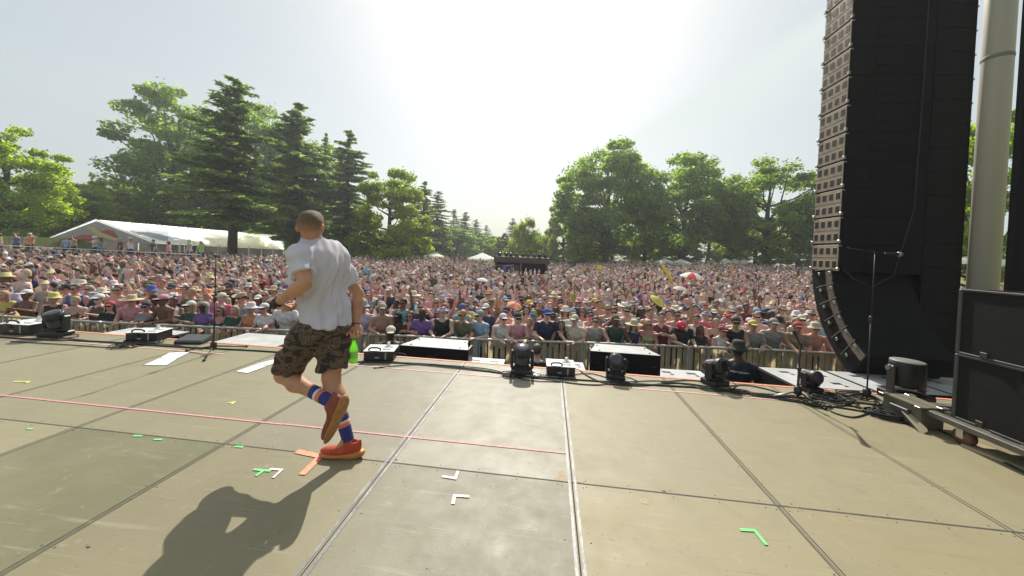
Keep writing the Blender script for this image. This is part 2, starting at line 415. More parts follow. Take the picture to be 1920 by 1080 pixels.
# ------------------------------------------------------------------ tape on the deck
def strip(mb, a, b, w, z=.002):
    a = np.asarray(a[:2]); b = np.asarray(b[:2]); d = b-a; L = np.linalg.norm(d); c = (a+b)/2
    mb.box((c[0], c[1], z+.0009), (L, w, .0012), rz=math.atan2(d[1], d[0]))
def tape(name, material, segs, w, label, cat='tape mark', group=None):
    mb = MB()
    for k, s in enumerate(segs):
        for a, b in zip(s[:-1], s[1:]): strip(mb, P(*a, z=0), P(*b, z=0), w, .0030+.0004*k)
    mb.build(name, material, label=label, cat=cat, group=group)
def longtape(name, material, y, x0, x1, w, label, lift=0):
    mb = MB(); n = int((x1-x0)/1.2)+1
    for k in range(n):
        a = x0+(x1-x0)*k/n; b = x0+(x1-x0)*(k+1)/n
        mb.box(((a+b)/2, y+rnd.uniform(-.003, .003), .0032+lift), (b-a-.004, w, .0012), rz=rnd.uniform(-.002, .002))
    mb.build(name, material, label=label, cat='floor tape')
longtape('floor_tape', K['pink'], 2.56, -6.6, 1.2, .017, 'bright pink tape line across the deck behind the runner')
longtape('floor_tape', K['palepink'], 3.985, -1.35, 3.5, .018, 'pale pink tape line across the deck near its front edge')
longtape('floor_tape', K['palepink'], 4.0, -7.5, -3.0, .02, 'faded pink tape line at the left by the tall microphone stand')
longtape('floor_tape', K['orange'], YE-.022, -9.2, 6.0, .034, 'orange tape along the front edge of the stage', .001)
tape('tape_mark', K['orange'], [[(556, 847), (604, 857)], [(606, 852), (566, 891)]], .044, 'wide orange tape cross under the planted shoe')
tape('tape_mark', K['green'], [[(475, 881), (507, 884)], [(493, 884), (480, 893)]], .017, 'small green T-shaped tape mark beside a white corner mark')
tape('tape_mark', K['wtape'], [[(506, 880), (530, 882)], [(530, 880), (512, 897)]], .017, 'white corner tape mark touching the green T-shaped mark')
tape('tape_mark', K['wtape'], [[(829, 894), (856, 898)], [(859, 884), (853, 900)]], .02, 'white corner tape mark opening away from the camera near the cross seam')
tape('tape_mark', K['wtape'], [[(849, 946), (853, 928)], [(850, 930), (880, 932)]], .02, 'white L-shaped tape mark lower in the middle panel')
tape('tape_mark', K['green'], [[(1387, 994), (1417, 996)], [(1414, 995), (1437, 1023)]], .017, 'bright green corner tape mark alone on the right side')
tape('tape_mark', K['yellow'], [[(25, 716), (57, 716)], [(55, 716), (49, 719)]], .02, 'yellow corner tape mark at the far left of the deck')
tape('tape_mark', K['yellow'], [[(427, 756), (441, 754)], [(441, 753), (434, 759)]], .018, 'small yellow arrow-like tape mark left of the runner')
for (a, b), lb in ((((250, 818), (266, 818)), 'short green tape dash left of two others on the cross seam'), (((289, 825), (304, 825)), 'short green tape dash just below the cross seam left of the runner'),
                   (((441, 838), (456, 839)), 'short green tape dash near the seam corner beside the runner'), (((50, 805), (62, 805)), 'short green tape dash at the left edge of the deck')):
    tape('tape_mark', K['green'], [[a, b]], .017, lb, group='green tape dashes')

# ------------------------------------------------------------------ paper sheets taped down
def sheet(px, label):
    c = [P(x, y, z=0) for x, y in px]
    r = empty('paper_sheet', sum(c)/4, 0, label, 'paper sheet', 'white paper sheets taped to the deck')
    cc = sum(c)/4; mb = MB(); mb.prism([p-cc+np.array([0, 0, .0045]) for p in c], (0, 0, .0008)); mb.build('paper', K['paper'], r)
    mb = MB(); mb.prism([(p-cc)*np.array([1.12, 1.06, 0])+np.array([0, 0, .0022]) for p in c], (0, 0, .001)); mb.build('tape_border', mat('grey_tape', (.16, .17, .21), .5), r)
sheet([(270, 685), (312, 685), (332, 673), (300, 672)], 'white sheet on the left side of the tall microphone stand, nearer one of its pair')
sheet([(301, 671), (333, 672), (355, 661), (318, 662)], 'white sheet on the left side of the tall microphone stand, farther one of its pair')
sheet([(443, 697), (464, 700), (500, 687), (480, 684)], 'white sheet on the right side of the tall microphone stand, nearer one of its pair')
sheet([(481, 683), (501, 686), (530, 677), (512, 675)], 'white sheet right of the tall microphone stand, partly behind the runner')
# ------------------------------------------------------------------ implicit-surface modelling of bodies and clothes
def nrm(v): v = np.asarray(v, float); return v/(np.linalg.norm(v)+1e-12)
class Sdf:
    def __init__(s): s.p = []
    def cap(s, a, b, ra, rb=None, k=.02, cut=None): s.p.append(('c', np.asarray(a, float), np.asarray(b, float), ra, ra if rb is None else rb, k, cut)); return s
    def ell(s, c, r, ax=None, k=.02): s.p.append(('e', np.asarray(c, float), np.asarray(r, float), np.eye(3) if ax is None else np.asarray(ax), 0, k)); return s
    def sub(s, c, r, ax=None, k=.008): s.p.append(('s', np.asarray(c, float), np.asarray(r, float), np.eye(3) if ax is None else np.asarray(ax), 0, k)); return s
    def cut(s, c, n): s.p.append(('x', np.asarray(c, float), nrm(n), 0, 0, 0)); return s      # remove the side n points to
    def mesh(s, name, h, disp=None):
        lo = np.full(3, 9.); hi = -lo
        for q in s.p:
            if q[0] == 'c':
                r = max(q[3], q[4]); lo = np.minimum(lo, np.minimum(q[1], q[2])-r); hi = np.maximum(hi, np.maximum(q[1], q[2])+r)
            elif q[0] == 'e': r = q[2].max(); lo = np.minimum(lo, q[1]-r); hi = np.maximum(hi, q[1]+r)
        lo -= 3*h; hi += 3*h; n = np.ceil((hi-lo)/h).astype(int)+1
        f = np.full(tuple(n), .25, np.float32); ax = [lo[i]+h*np.arange(n[i]) for i in range(3)]
        for q in s.p:
            if q[0] == 'x':
                d = (ax[0][:, None, None]-q[1][0])*q[2][0] + (ax[1][None, :, None]-q[1][1])*q[2][1] + (ax[2][None, None, :]-q[1][2])*q[2][2]
                f = np.maximum(f, d.astype(np.float32)); continue
            m = q[5] + 2*h
            if q[0] == 'c': r = max(q[3], q[4])+m; a = np.minimum(q[1], q[2])-r; b = np.maximum(q[1], q[2])+r
            else: r = q[2].max()+m; a = q[1]-r; b = q[1]+r
            i0 = np.clip(np.floor((a-lo)/h).astype(int), 0, n-1); i1 = np.clip(np.ceil((b-lo)/h).astype(int)+1, 1, n)
            if (i1 <= i0).any(): continue
            X = ax[0][i0[0]:i1[0]][:, None, None]; Y = ax[1][i0[1]:i1[1]][None, :, None]; Z = ax[2][i0[2]:i1[2]][None, None, :]
            if q[0] == 'c':
                A, B = q[1], q[2]; ab = B-A; L2 = ab @ ab + 1e-12
                t = np.clip(((X-A[0])*ab[0]+(Y-A[1])*ab[1]+(Z-A[2])*ab[2])/L2, 0, 1)
                d = np.sqrt((X-A[0]-t*ab[0])**2+(Y-A[1]-t*ab[1])**2+(Z-A[2]-t*ab[2])**2) - (q[3]+t*(q[4]-q[3]))
                if q[6] is not None: cc, cn = q[6]; d = np.maximum(d, (X-cc[0])*cn[0]+(Y-cc[1])*cn[1]+(Z-cc[2])*cn[2])
            else:
                C, rr, A3 = q[1], q[2], q[3]; x = X-C[0]; y = Y-C[1]; z = Z-C[2]
                k0 = 0; k1 = 0
                for j in range(3):
                    u = x*A3[j][0]+y*A3[j][1]+z*A3[j][2]; k0 = k0+(u/rr[j])**2; k1 = k1+(u/rr[j]**2)**2
                k0 = np.sqrt(k0); k1 = np.sqrt(k1)+1e-9; d = k0*(k0-1)/k1
            sl = (slice(i0[0], i1[0]), slice(i0[1], i1[1]), slice(i0[2], i1[2])); g = f[sl]; k = max(q[5], 1e-4)
            if q[0] == 's': d = -d; hh = np.clip(.5-.5*(d-g)/k, 0, 1); f[sl] = (d*(1-hh)+g*hh+k*hh*(1-hh)).astype(np.float32)
            else: hh = np.clip(.5+.5*(g-d)/k, 0, 1); f[sl] = (g*(1-hh)+d*hh-k*hh*(1-hh)).astype(np.float32)
        # surface nets
        ins = f < 0; nx, ny, nz_ = f.shape
        cnt = np.zeros((nx-1, ny-1, nz_-1), np.float32); acc = np.zeros((nx-1, ny-1, nz_-1, 3), np.float32)
        corners = [(i, j, k) for i in (0, 1) for j in (0, 1) for k in (0, 1)]
        def cs(c): return (slice(c[0], nx-1+c[0]), slice(c[1], ny-1+c[1]), slice(c[2], nz_-1+c[2]))
        tot = sum(ins[cs(c)].astype(np.int8) for c in corners); act = (tot > 0) & (tot < 8); idx = np.argwhere(act)
        if not len(idx): return None
        vid = np.full(act.shape, -1, np.int64); vid[act] = np.arange(len(idx))
        pos = np.zeros((len(idx), 3)); c_ = np.zeros(len(idx))
        for a in corners:
            for d in range(3):
                if a[d]: continue
                b = list(a); b[d] = 1
                fa = f[idx[:, 0]+a[0], idx[:, 1]+a[1], idx[:, 2]+a[2]]; fb = f[idx[:, 0]+b[0], idx[:, 1]+b[1], idx[:, 2]+b[2]]
                cr_ = (fa < 0) != (fb < 0); t = np.where(cr_, fa/np.where(cr_, fa-fb, 1), 0)
                p = np.tile(np.array(a, float), (len(idx), 1)); p[:, d] += t
                pos[cr_] += p[cr_]; c_[cr_] += 1
        V = lo + h*(idx + pos/c_[:, None]); quads = []
        for d in range(3):
            u, w = (d+1) % 3, (d+2) % 3
            s0 = [slice(1, -1)]*3; s0[d] = slice(0, f.shape[d]-1); s1 = list(s0); s1[d] = slice(1, f.shape[d])
            A = ins[tuple(s0)]; B = ins[tuple(s1)]; e = np.argwhere(A != B)
            if not len(e): continue
            fl = A[tuple(e.T)]; base = e.copy(); base[:, u] += 1; base[:, w] += 1
            def cv(du, dw):
                q = base.copy(); q[:, u] += du; q[:, w] += dw; return vid[tuple(q.T)]
            Q = np.stack([cv(-1, -1), cv(0, -1), cv(0, 0), cv(-1, 0)], 1); Q[~fl] = Q[~fl][:, ::-1]; quads.append(Q)
        F = np.concatenate(quads)
        t0_, t1_, t2_, t3_ = V[F[:, 0]], V[F[:, 1]], V[F[:, 2]], V[F[:, 3]]
        if (np.einsum('ij,ij->i', t0_, np.cross(t1_, t2_)) + np.einsum('ij,ij->i', t0_, np.cross(t2_, t3_))).sum() < 0: F = F[:, ::-1]
        # light relaxation
        E = np.concatenate([F[:, [0, 1]], F[:, [1, 2]], F[:, [2, 3]], F[:, [3, 0]]])
        for _ in range(2):
            a2 = np.zeros_like(V); n2 = np.zeros(len(V))
            for k in range(3): a2[:, k] = np.bincount(E[:, 0], V[E[:, 1], k], len(V))
            n2 = np.bincount(E[:, 0], minlength=len(V)); V = V*.55 + .45*a2/np.maximum(n2, 1)[:, None]
        if disp is not None:
            N = np.zeros_like(V); fn = np.cross(V[F[:, 2]]-V[F[:, 0]], V[F[:, 3]]-V[F[:, 1]])
            for k in range(4):
                for j in range(3): N[:, j] += np.bincount(F[:, k], fn[:, j], len(V))
            N /= np.linalg.norm(N, axis=1)[:, None]+1e-9; V = V + N*disp(V, N)[:, None]
        return fast_mesh(name, V, F)

def hand(s, w, d, pn, side, curl=.35, sc=1.0, grip=0):
    """palm, four jointed fingers of unequal length and a thumb; d along hand, pn palm normal, side = direction towards the thumb"""
    d = nrm(d); side = nrm(side - d*(side @ d)); pn = nrm(pn - d*(pn @ d)); a = [d, side, pn]
    s.ell(w+d*.048*sc, (.052*sc, .040*sc, .016*sc), a, .012)
    for j, (o, ln) in enumerate(((.028, .072), (.0095, .080), (-.009, .074), (-.027, .058))):
        b = w+d*(.090-.004*abs(j-1))*sc+side*o*sc; cu = curl*(1+.15*j)+grip
        d1 = nrm(d*math.cos(cu)+pn*math.sin(cu)+side*(.10-.07*j)); p1 = b+d1*ln*.46*sc
        d2 = nrm(d*math.cos(cu*2.1)+pn*math.sin(cu*2.1)); p2 = p1+d2*ln*.34*sc
        d3 = nrm(d*math.cos(cu*3)+pn*math.sin(cu*3)); p3 = p2+d3*ln*.24*sc
        s.cap(b-d*.01, p1, .0095*sc, .0085*sc, .004); s.cap(p1, p2, .0085*sc, .0078*sc, .003); s.cap(p2, p3, .0078*sc, .0068*sc, .003)
    t0 = w+d*.025*sc+side*.024*sc; t1 = t0+nrm(d*.6+side*.75+pn*.35)*.042*sc; t2 = t1+nrm(d*.85+side*.25+pn*(.4+grip))*.034*sc
    s.cap(t0, t1, .0135*sc, .011*sc, .008); s.cap(t1, t2, .011*sc, .0085*sc, .004)

def head(s, c, Ff, Uu, sc=1.0, ears=True, face=True):
    Ff = nrm(Ff); Uu = nrm(Uu-Ff*(Uu @ Ff)); L = np.cross(Uu, Ff); a = [Ff, L, Uu]
    q = lambda f_, l_, u_: c+(Ff*f_+L*l_+Uu*u_)*sc
    s.ell(q(-.008, 0, .022), np.array((.098, .077, .092))*sc, a, .02)
    s.ell(q(.028, 0, -.045), np.array((.062, .056, .066))*sc, a, .03)
    s.cap(q(.062, 0, -.088), q(.048, 0, -.08), .018*sc, .03*sc, .02)
    if face:
        s.cap(q(.088, 0, .008), q(.108, 0, -.026), .008*sc, .013*sc, .008)
        s.cap(q(.078, -.034, .026), q(.078, .034, .026), .011*sc, None, .012)
        s.cap(q(.088, -.016, -.056), q(.088, .016, -.056), .007*sc, None, .005)
        for e in (-1, 1): s.sub(q(.100, e*.031, .006), np.array((.016, .017, .010))*sc, a, .01)
    if ears:
        for e in (-1, 1): s.ell(q(-.010, e*.083, -.004), np.array((.019, .012, .033))*sc, nrm_axes(Ff-L*e*.5, L, Uu), .006)
    return q
def nrm_axes(f_, l_, u_):
    f_ = nrm(f_); u_ = nrm(u_-f_*(u_ @ f_)); return [f_, np.cross(u_, f_), u_]
# ------------------------------------------------------------------ the runner
def runner():
    SK = (.50, .255, .145)
    root_pos = P(645, 858, z=0)
    D = nrm((-.60, .80, 0)); Lv = np.array([-D[1], D[0], 0]); U = np.array([0, 0, 1.])
    neck = P(586, 452, Y=2.20); hc = P(583, 427, Y=2.17)
    shL, shR = P(563, 479, Y=2.07), P(631, 489, Y=2.35)
    chest = P(600, 512, Y=2.235); waist = P(602, 566, Y=2.27); pelv = P(604, 612, Y=2.27)
    elL, wrL = P(571, 533, Y=1.99), P(520, 567, Y=2.11); hdL = P(548, 582, Y=2.20)
    elR, wrR = P(671, 549, Y=2.46), P(668, 609, Y=2.40)
    hpL, hpR = P(580, 622, Y=2.18), P(627, 624, Y=2.32)
    knL, anL = P(532, 703, Y=2.30), P(627, 757, Y=2.13)
    knR, anR = P(621, 708, Y=2.26), P(652, 822, Y=2.25)
    up = nrm(neck-pelv); ax = [nrm(np.cross(nrm(shL-shR), up)), nrm(shL-shR), up]
    axp = [D, Lv, up]
    s = Sdf(); hf = nrm((-.22, .97, -.06))
    HS = .93; q = head(s, hc, hf, (-.03, 0, 1), HS)
    s.cap(neck+(0, 0, -.03), hc-(0, 0, .06), .050, .049, .025)
    s.ell(chest+up*.02, (.085, .135, .17), ax, .05); s.ell(waist, (.07, .095, .14), ax, .05); s.ell(pelv, (.105, .145, .12), axp, .05)
    s.cap(neck-(0, 0, .045), shL-(0, 0, .01), .042, .045, .04); s.cap(neck-(0, 0, .045), shR-(0, 0, .01), .042, .045, .04)
    for sh, el, wr in ((shL, elL, wrL), (shR, elR, wrR)):
        s.cap(sh, sh+(el-sh)*.5, .050, .046, .03); s.cap(sh+(el-sh)*.4, el, .047, .036, .02); m = el+(wr-el)*.3
        s.cap(el, m, .038, .041, .02); s.cap(m, wr, .041, .025, .02)
    hand(s, wrL, hdL-wrL, (.2, .3, .9), (-.2, .8, .3), .55, 1.0)
    hd = nrm(P(671, 648, Y=2.34)-wrR); hand(s, wrR, hd, (.35, -.9, -.1), (-.7, -.5, .1), .95, 1.02, .25)
    for hp, kn, an in ((hpL, knL, anL), (hpR, knR, anR)):
        s.cap(hp, hp+(kn-hp)*.5, .088, .078, .04); s.cap(hp+(kn-hp)*.5, kn, .078, .055, .03)
        bk = nrm(np.cross(np.cross(an-kn, D), an-kn)); bk = -bk if bk @ D > 0 else bk
        m = kn+(an-kn)*.30+bk*.015; s.cap(kn, m, .052, .055, .03); s.cap(m, kn+(an-kn)*.62, .055, .038, .03); s.cap(kn+(an-kn)*.6, an, .038, .033, .02)
        s.ell(kn+D*.012, (.050, .048, .055), None, .02)
    # feet inside the shoes
    hlR, toR = P(672, 846, Y=2.26), P(606, 852, z=.03)
    hlL, toL = P(645, 752, Y=2.10), P(615, 822, Y=2.12)
    s.cap(anR, anR+(toR-anR)*.35-(0, 0, .02), .030, .02, .02); s.cap(anL, anL+(toL-anL)*.35, .030, .02, .02)
    me = s.mesh('runner_body', .0062)
    body = obj('person', me, mat('runner_skin', SK, .55, var=.14, scale=16, spec=.4, bump=.25, bscale=120), smooth=True,
        label='runner in pale T-shirt, camouflage shorts and orange running shoes, seen from behind on the stage', cat='person')
    # face, ears are in the body; eyes and brows (facing away) as small parts
    e = MB()
    for k in (-1, 1): e.ball(q(.078, k*.031, .006), .0125, 10, 6)
    e.build_each('eye', mat('eye_white', (.6, .58, .55), .2), body, True)
    # hair: short crop fading into skin at the nape and above the ears
    h = Sdf(); a = nrm_axes(hf, np.cross(U, hf), U)
    h.ell(q(-.010, 0, .026), (.1010*HS, .0800*HS, .0945*HS), a, .01); h.ell(q(.035, 0, .072), (.06*HS, .060*HS, .05*HS), a, .03)
    h.cut(q(.015, 0, -.030), nrm(hf*.62-U*.80)); h.cut(q(-.03, 0, -.052), -U); h.cut(q(.078, 0, .0), hf)
    for e_ in (-1, 1): h.sub(q(-.002, e_*.088, -.012), (.028, .020, .034), a, .004)
    def hd_(V, N): return (.0022*np.sin(V[:, 0]*310)*np.sin(V[:, 1]*290+1)*np.sin(V[:, 2]*330) + .0012)*sstep(V[:, 2]-hc[2], -.06, .03) - .002*sstep(-(V[:, 2]-hc[2]), -.01, .05)
    hm = mat('short_brown_hair', (.165, .11, .066), .7, var=.35, scale=60, bump=.8, bscale=420)
    N_ = hm.node_tree.nodes; L_ = hm.node_tree.links; b_ = N_['Principled BSDF']; src = b_.inputs['Base Color'].links[0].from_socket
    tcn = N_.new('ShaderNodeTexCoord'); sp = N_.new('ShaderNodeSeparateXYZ'); L_.new(tcn.outputs['Object'], sp.inputs[0])
    r_ = N_.new('ShaderNodeMapRange'); r_.interpolation_type = 'SMOOTHSTEP'; r_.inputs[1].default_value = hc[2]-.050; r_.inputs[2].default_value = hc[2]+.055; L_.new(sp.outputs[2], r_.inputs[0])
    x_ = N_.new('ShaderNodeMix'); x_.data_type = 'RGBA'; L_.new(r_.outputs[0], x_.inputs[0]); x_.inputs[6].default_value = (.47, .26, .16, 1); L_.new(src, x_.inputs[7]); L_.new(x_.outputs[2], b_.inputs['Base Color'])
    obj('hair', h.mesh('runner_hair', .0045, hd_), hm, body, True)
    # T-shirt
    t = Sdf(); hem = P(608, 597, Y=2.26)
    t.ell(chest+up*.045, (.138, .198, .19), ax, .06); t.ell(waist+up*.04-Lv*.012, (.122, .150, .18), ax, .07); t.ell(hem-up*.03-Lv*.010, (.142, .168, .20), ax, .06)
    t.cap(neck-(0, 0, .030), shL+(0, 0, .004), .066, .066, .05); t.cap(neck-(0, 0, .030), shR+(0, 0, .004), .066, .066, .05); t.cap(neck-up*.06, neck+up*.04, .085, .060, .03)
    for sh, el, r in ((shL, elL, .068), (shR, elR, .056)):
        t.cap(sh, sh+(el-sh)*1.05, .064, r, .045, cut=(sh+(el-sh)*(.66 if sh is shL else .70), nrm(el-sh)))
    def trim_sleeves(t):
        pass
    t2 = Sdf(); t2.p = list(t.p)
    t2.cut(neck+up*.020, nrm(up*.97-ax[0]*.0+hf*.25)); t2.cut(P(608, 607, Y=2.26), nrm((-.05, 0, -1)))
    for sh, el, o in ((shL, elL, .66), (shR, elR, .66)): pass
    def wr(V, N):
        r = V-chest; l = r @ ax[1]; z = r @ up; b = -(r @ ax[0])
        w = .011*np.sin(l*52+z*7+1.6*np.sin(z*6))*sstep(-z, -.16, .05) + .0085*np.sin(l*88-z*13+1.3*np.sin(z*9+1))*sstep(-z, -.18, .0) + .0045*np.sin(l*150+z*20+2*np.sin(z*12))*sstep(-z, -.15, .1)
        w += .0075*np.sin(l*24-z*17+1.5*np.sin(z*11+l*9)+.6)
        w += .006*np.sin(z*52+l*22+2*np.sin(l*15))*sstep(-z, .12, .26)
        w += .004*np.sin(z*85+l*30)*sstep(l, .10, .2)+.003*np.sin(l*95+z*20)*sstep(z, -.05, .15)
        fl = sstep(-z, .25, .36)*.006*np.sin(l*30+1.0)
        return w*.72*sstep(V[:, 2], 0, 1.0) + fl
    me = t2.mesh('tshirt', .0062, wr)
    tm = mat('pale_lilac_cotton', (.60, .585, .65), .9, var=.05, scale=5, bump=.4, bscale=26, trans=.12)
    ts = obj('tshirt', me, tm, body, True)
    c = MB(); ring = [neck+up*.017-ax[0]*.0+(nrm(ax[0]-up*.22)*math.cos(x)*.064+ax[1]*math.sin(x)*.064) for x in np.linspace(0, 2*math.pi, 25)]
    c.tube(ring, .006, 6); c.build('collar', tm, ts, True)
    # shorts with dark camouflage print
    h = Sdf(); wst = P(604, 600, Y=2.27)
    h.ell(pelv-up*.005, (.138, .166, .15), axp, .05)
    hL = hpL+(knL-hpL)*.83; hR = hpR+(knR-hpR)*.84
    h.cap(hpL, hL+(knL-hpL)*.25, .104, .098, .05, cut=(hL, nrm(knL-hpL+np.array([.02, 0, -.16])))); h.cap(hpR, hR+(knR-hpR)*.25, .104, .100, .05, cut=(hR, nrm(knR-hpR+np.array([.03, 0, 0]))))
    h.cut(wst+up*.03, up)
    def sw(V, N):
        r = V-pelv; return .007*np.sin(r[:, 0]*38+r[:, 2]*26+2*np.sin(r[:, 2]*13)) + .005*np.sin(r[:, 2]*60-r[:, 0]*25) + .004*np.sin(r[:, 0]*75+r[:, 1]*40)
    cm = bpy.data.materials.new('dark_camouflage_cloth'); cm.use_nodes = True; N_ = cm.node_tree.nodes; L_ = cm.node_tree.links
    b = N_['Principled BSDF']; b.inputs['Roughness'].default_value = .85; tcn = N_.new('ShaderNodeTexCoord')
    n = N_.new('ShaderNodeTexNoise'); n.inputs['Scale'].default_value = 13; n.inputs['Detail'].default_value = 2.5; n.inputs['Distortion'].default_value = .5
    mpn = N_.new('ShaderNodeMapping'); mpn.inputs['Scale'].default_value = (1, 1, 1.8); L_.new(tcn.outputs['Object'], mpn.inputs[0]); L_.new(mpn.outputs[0], n.inputs[0])
    r = N_.new('ShaderNodeValToRGB'); r.color_ramp.interpolation = 'CONSTANT'; cols = ((0, (.026, .021, .016)), (.43, (.095, .072, .042)), (.485, (.15, .085, .065)), (.53, (.040, .034, .022)), (.58, (.20, .125, .10)), (.62, (.07, .055, .035)))
    while len(r.color_ramp.elements) < len(cols): r.color_ramp.elements.new(.5)
    for e_, (p_, c_) in zip(r.color_ramp.elements, cols): e_.position = p_; e_.color = (*c_, 1)
    L_.new(n.outputs[0], r.inputs[0]); L_.new(r.outputs[0], b.inputs['Base Color'])
    obj('shorts', h.mesh('shorts', .0065, sw), cm, body, True)
    # socks with bands
    sm = [mat('blue_sock', (.035, .045, .20), .9), mat('orange_sock_band', (.75, .20, .09), .9), mat('white_sock_band', (.7, .68, .72), .9)]
    for kn, an, t0, lab in ((knL, anL, .60, 'blue sock with orange band on the lifted foot'), (knR, anR, .60, 'blue sock with orange and white bands on the planted foot')):
        mb = MB(); ts_ = np.linspace(t0, 1.03, 23); n_ = 16
        pts = [kn+(an-kn)*x for x in ts_]; rs = [.043-.006*(x-t0)/.4 + (.002 if i % 2 else 0) for i, x in enumerate(ts_)]
        mb.tube(pts, rs, n_)
        for i in range(len(pts)-1):
            u = (ts_[i]-t0)/(1-t0); k = 1 if .30 < u < .48 else (2 if .2 < u <= .30 and t0 > 0 else 0)
            for j in range(n_): mb.mi[i*n_+j] = k
        mb.build('sock', sm, body, True, label=lab)
    # running shoes
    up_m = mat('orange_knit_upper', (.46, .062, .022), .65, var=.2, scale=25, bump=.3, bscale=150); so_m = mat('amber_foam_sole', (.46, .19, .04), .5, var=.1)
    def shoe(heel, toe, upv, lab, up_m=up_m, so_m=so_m):
        d = nrm(toe-heel); ln = np.linalg.norm(toe-heel); upv = nrm(upv-d*(upv @ d)); l = np.cross(upv, d); a = [d, l, upv]
        Q = lambda x, y, z: heel+d*x*ln+l*y+upv*z
        s = Sdf(); s.ell(Q(.24, 0, .062), (ln*.28, .036, .045), a, .02); s.ell(Q(.62, 0, .044), (ln*.42, .043, .032), a, .03); s.cap(Q(.10, 0, .09), Q(.26, 0, .10), .030, .034, .03)
        s.cap(Q(-.02, 0, .115), Q(.03, 0, .06), .009, .016, .015)
        s.sub(Q(.19, 0, .135), (.042, .026, .045), a, .01)
        u_ = obj('shoe', s.mesh('shoe_upper', .0055), up_m, body, True, label=lab)
        s = Sdf(); s.ell(Q(.20, 0, .020), (ln*.32, .042, .032), a, .02); s.ell(Q(.66, 0, .018), (ln*.42, .046, .025), a, .03); s.ell(Q(-.03, 0, .038), (.034, .034, .016), a, .02)
        s.cut(Q(0, 0, -.0005), -upv); obj('sole', s.mesh('shoe_sole', .0055), so_m, u_, True)
        mb = MB()
        for k in range(5):
            x = .36+.065*k; mb.tube([Q(x, -.026, .082-.009*k), Q(x+.02, 0, .092-.010*k), Q(x, .026, .082-.009*k)], .0028, 5)
        mb.build('laces', mat('dark_laces', (.25, .04, .02), .8), u_, True)
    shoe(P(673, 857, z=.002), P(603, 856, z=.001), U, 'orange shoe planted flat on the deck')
    shoe(P(651, 757, Y=2.06), P(617, 829, Y=2.09), nrm(np.cross(toL-hlL, (.15, 1, .1)))*1.0 if nrm(np.cross(toL-hlL, (.15, 1, .1)))[0] < 0 else -nrm(np.cross(toL-hlL, (.15, 1, .1))), 'orange shoe lifted behind, shade painted in, sole to the camera', mat('shaded_knit_upper', (.24, .060, .028), .7, var=.25, scale=25, bump=.3, bscale=150), mat('shaded_amber_sole', (.33, .15, .045), .6, var=.25, scale=20))  # lifted shoe repeats both shoe colours darker, with shade painted in
    # watch
    dw = nrm(wrL-elL); a1 = nrm(np.cross(dw, U)); a2 = np.cross(dw, a1); w = wrL-dw*.012
    mb = MB(); mb.tube([w-dw*.018, w+dw*.018], .0345, 18); wt = mb.build('wrist_watch', K['black'], body, True)
    mb = MB(); c = w+nrm((-.3, -.7, -.5))*.037; mb.box(c, (.044, .020, .046), bev=.006); mb.build('watch_face', K['lens'], wt)
    mb = MB(); dw = nrm(wrR-elR); mb.tube([wrR-dw*.012, wrR-dw*.004], .0295, 16); mb.build('wrist_band', mat('brown_cord', (.12, .06, .04), .8), body, True)
    # bottle in the right hand
    top = wrR+hd*.080+np.array([-.006, -.028, 0]); dn = nrm((.0, .02, -1)); 
    zx = nrm(np.cross(dn, (0, 1, 0))); zy = np.cross(dn, zx); RR = np.stack([zx, zy, -dn], 1)
    b = empty('bottle', top+dn*.19, 0, 'green glass bottle hanging from the runner\'s right hand', 'bottle'); b.scale = (.85, .85, .85)
    gl = mat('green_glass', (.28, .62, .10), .08, var=.05, trans=.3); gl.node_tree.nodes['Principled BSDF'].inputs['Transmission Weight'].default_value = .75
    mb = MB(); mb.lathe([(.0, 0), (.029, .001), (.032, .006), (.032, .115), (.028, .14), (.015, .168), (.0125, .21), (.0145, .212), (.0145, .222), (.011, .223)], n=20, R=RR); mb.build('glass', gl, b, True)
    mb = MB(); mb.lathe([(.0325, .045), (.0328, .046), (.0328, .092), (.0325, .093)], n=20, R=RR); mb.build('paper_label', mat('green_label', (.25, .62, .12), .5), b, True)
runner()

# ------------------------------------------------------------------ crowd figures: shared meshes
POSES = {
 'down':   dict(a=((.02,.27,1.15),(.08,.29,.90)), b=((.02,-.27,1.15),(.08,-.29,.90)), lean=0),
 'rail':   dict(a=((.20,.24,1.18),(.46,.14,1.17)), b=((.20,-.24,1.18),(.46,-.12,1.17)), lean=.16),
 'railb':  dict(a=((.16,.30,1.20),(.38,.33,1.13)), b=((.18,-.27,1.18),(.45,-.20,1.17)), lean=.12),
 'up1':    dict(a=((.10,.30,1.58),(.14,.27,1.83)), b=((.04,-.26,1.16),(.20,-.20,1.00)), lean=0),
 'up2':    dict(a=((.08,.34,1.58),(.10,.25,1.82)), b=((.08,-.33,1.60),(.12,-.22,1.84)), lean=0),
 'shade':  dict(a=((.20,.30,1.45),(.18,.10,1.66)), b=((.03,-.26,1.15),(.12,-.26,.93)), lean=0),
 'phone':  dict(a=((.24,.22,1.30),(.36,.06,1.50)), b=((.24,-.22,1.30),(.36,-.06,1.50)), lean=0),
 'clap':   dict(a=((.16,.28,1.22),(.34,.06,1.32)), b=((.16,-.28,1.22),(.34,-.05,1.30)), lean=.02),
}
POSETXT = {'down': 'arms down', 'rail': 'forearms on the barrier rail', 'railb': 'leaning on the barrier rail', 'up1': 'one arm raised', 'up2': 'both arms raised',
           'shade': 'hand shading the eyes', 'phone': 'hands held up at the face', 'clap': 'hands clasped in front'}
FQ = np.array([0, -1., 0]); LQ = np.array([1., 0, 0]); UQ = np.array([0, 0, 1.])
def q3(t): return FQ*t[0]+LQ*t[1]+UQ*t[2]
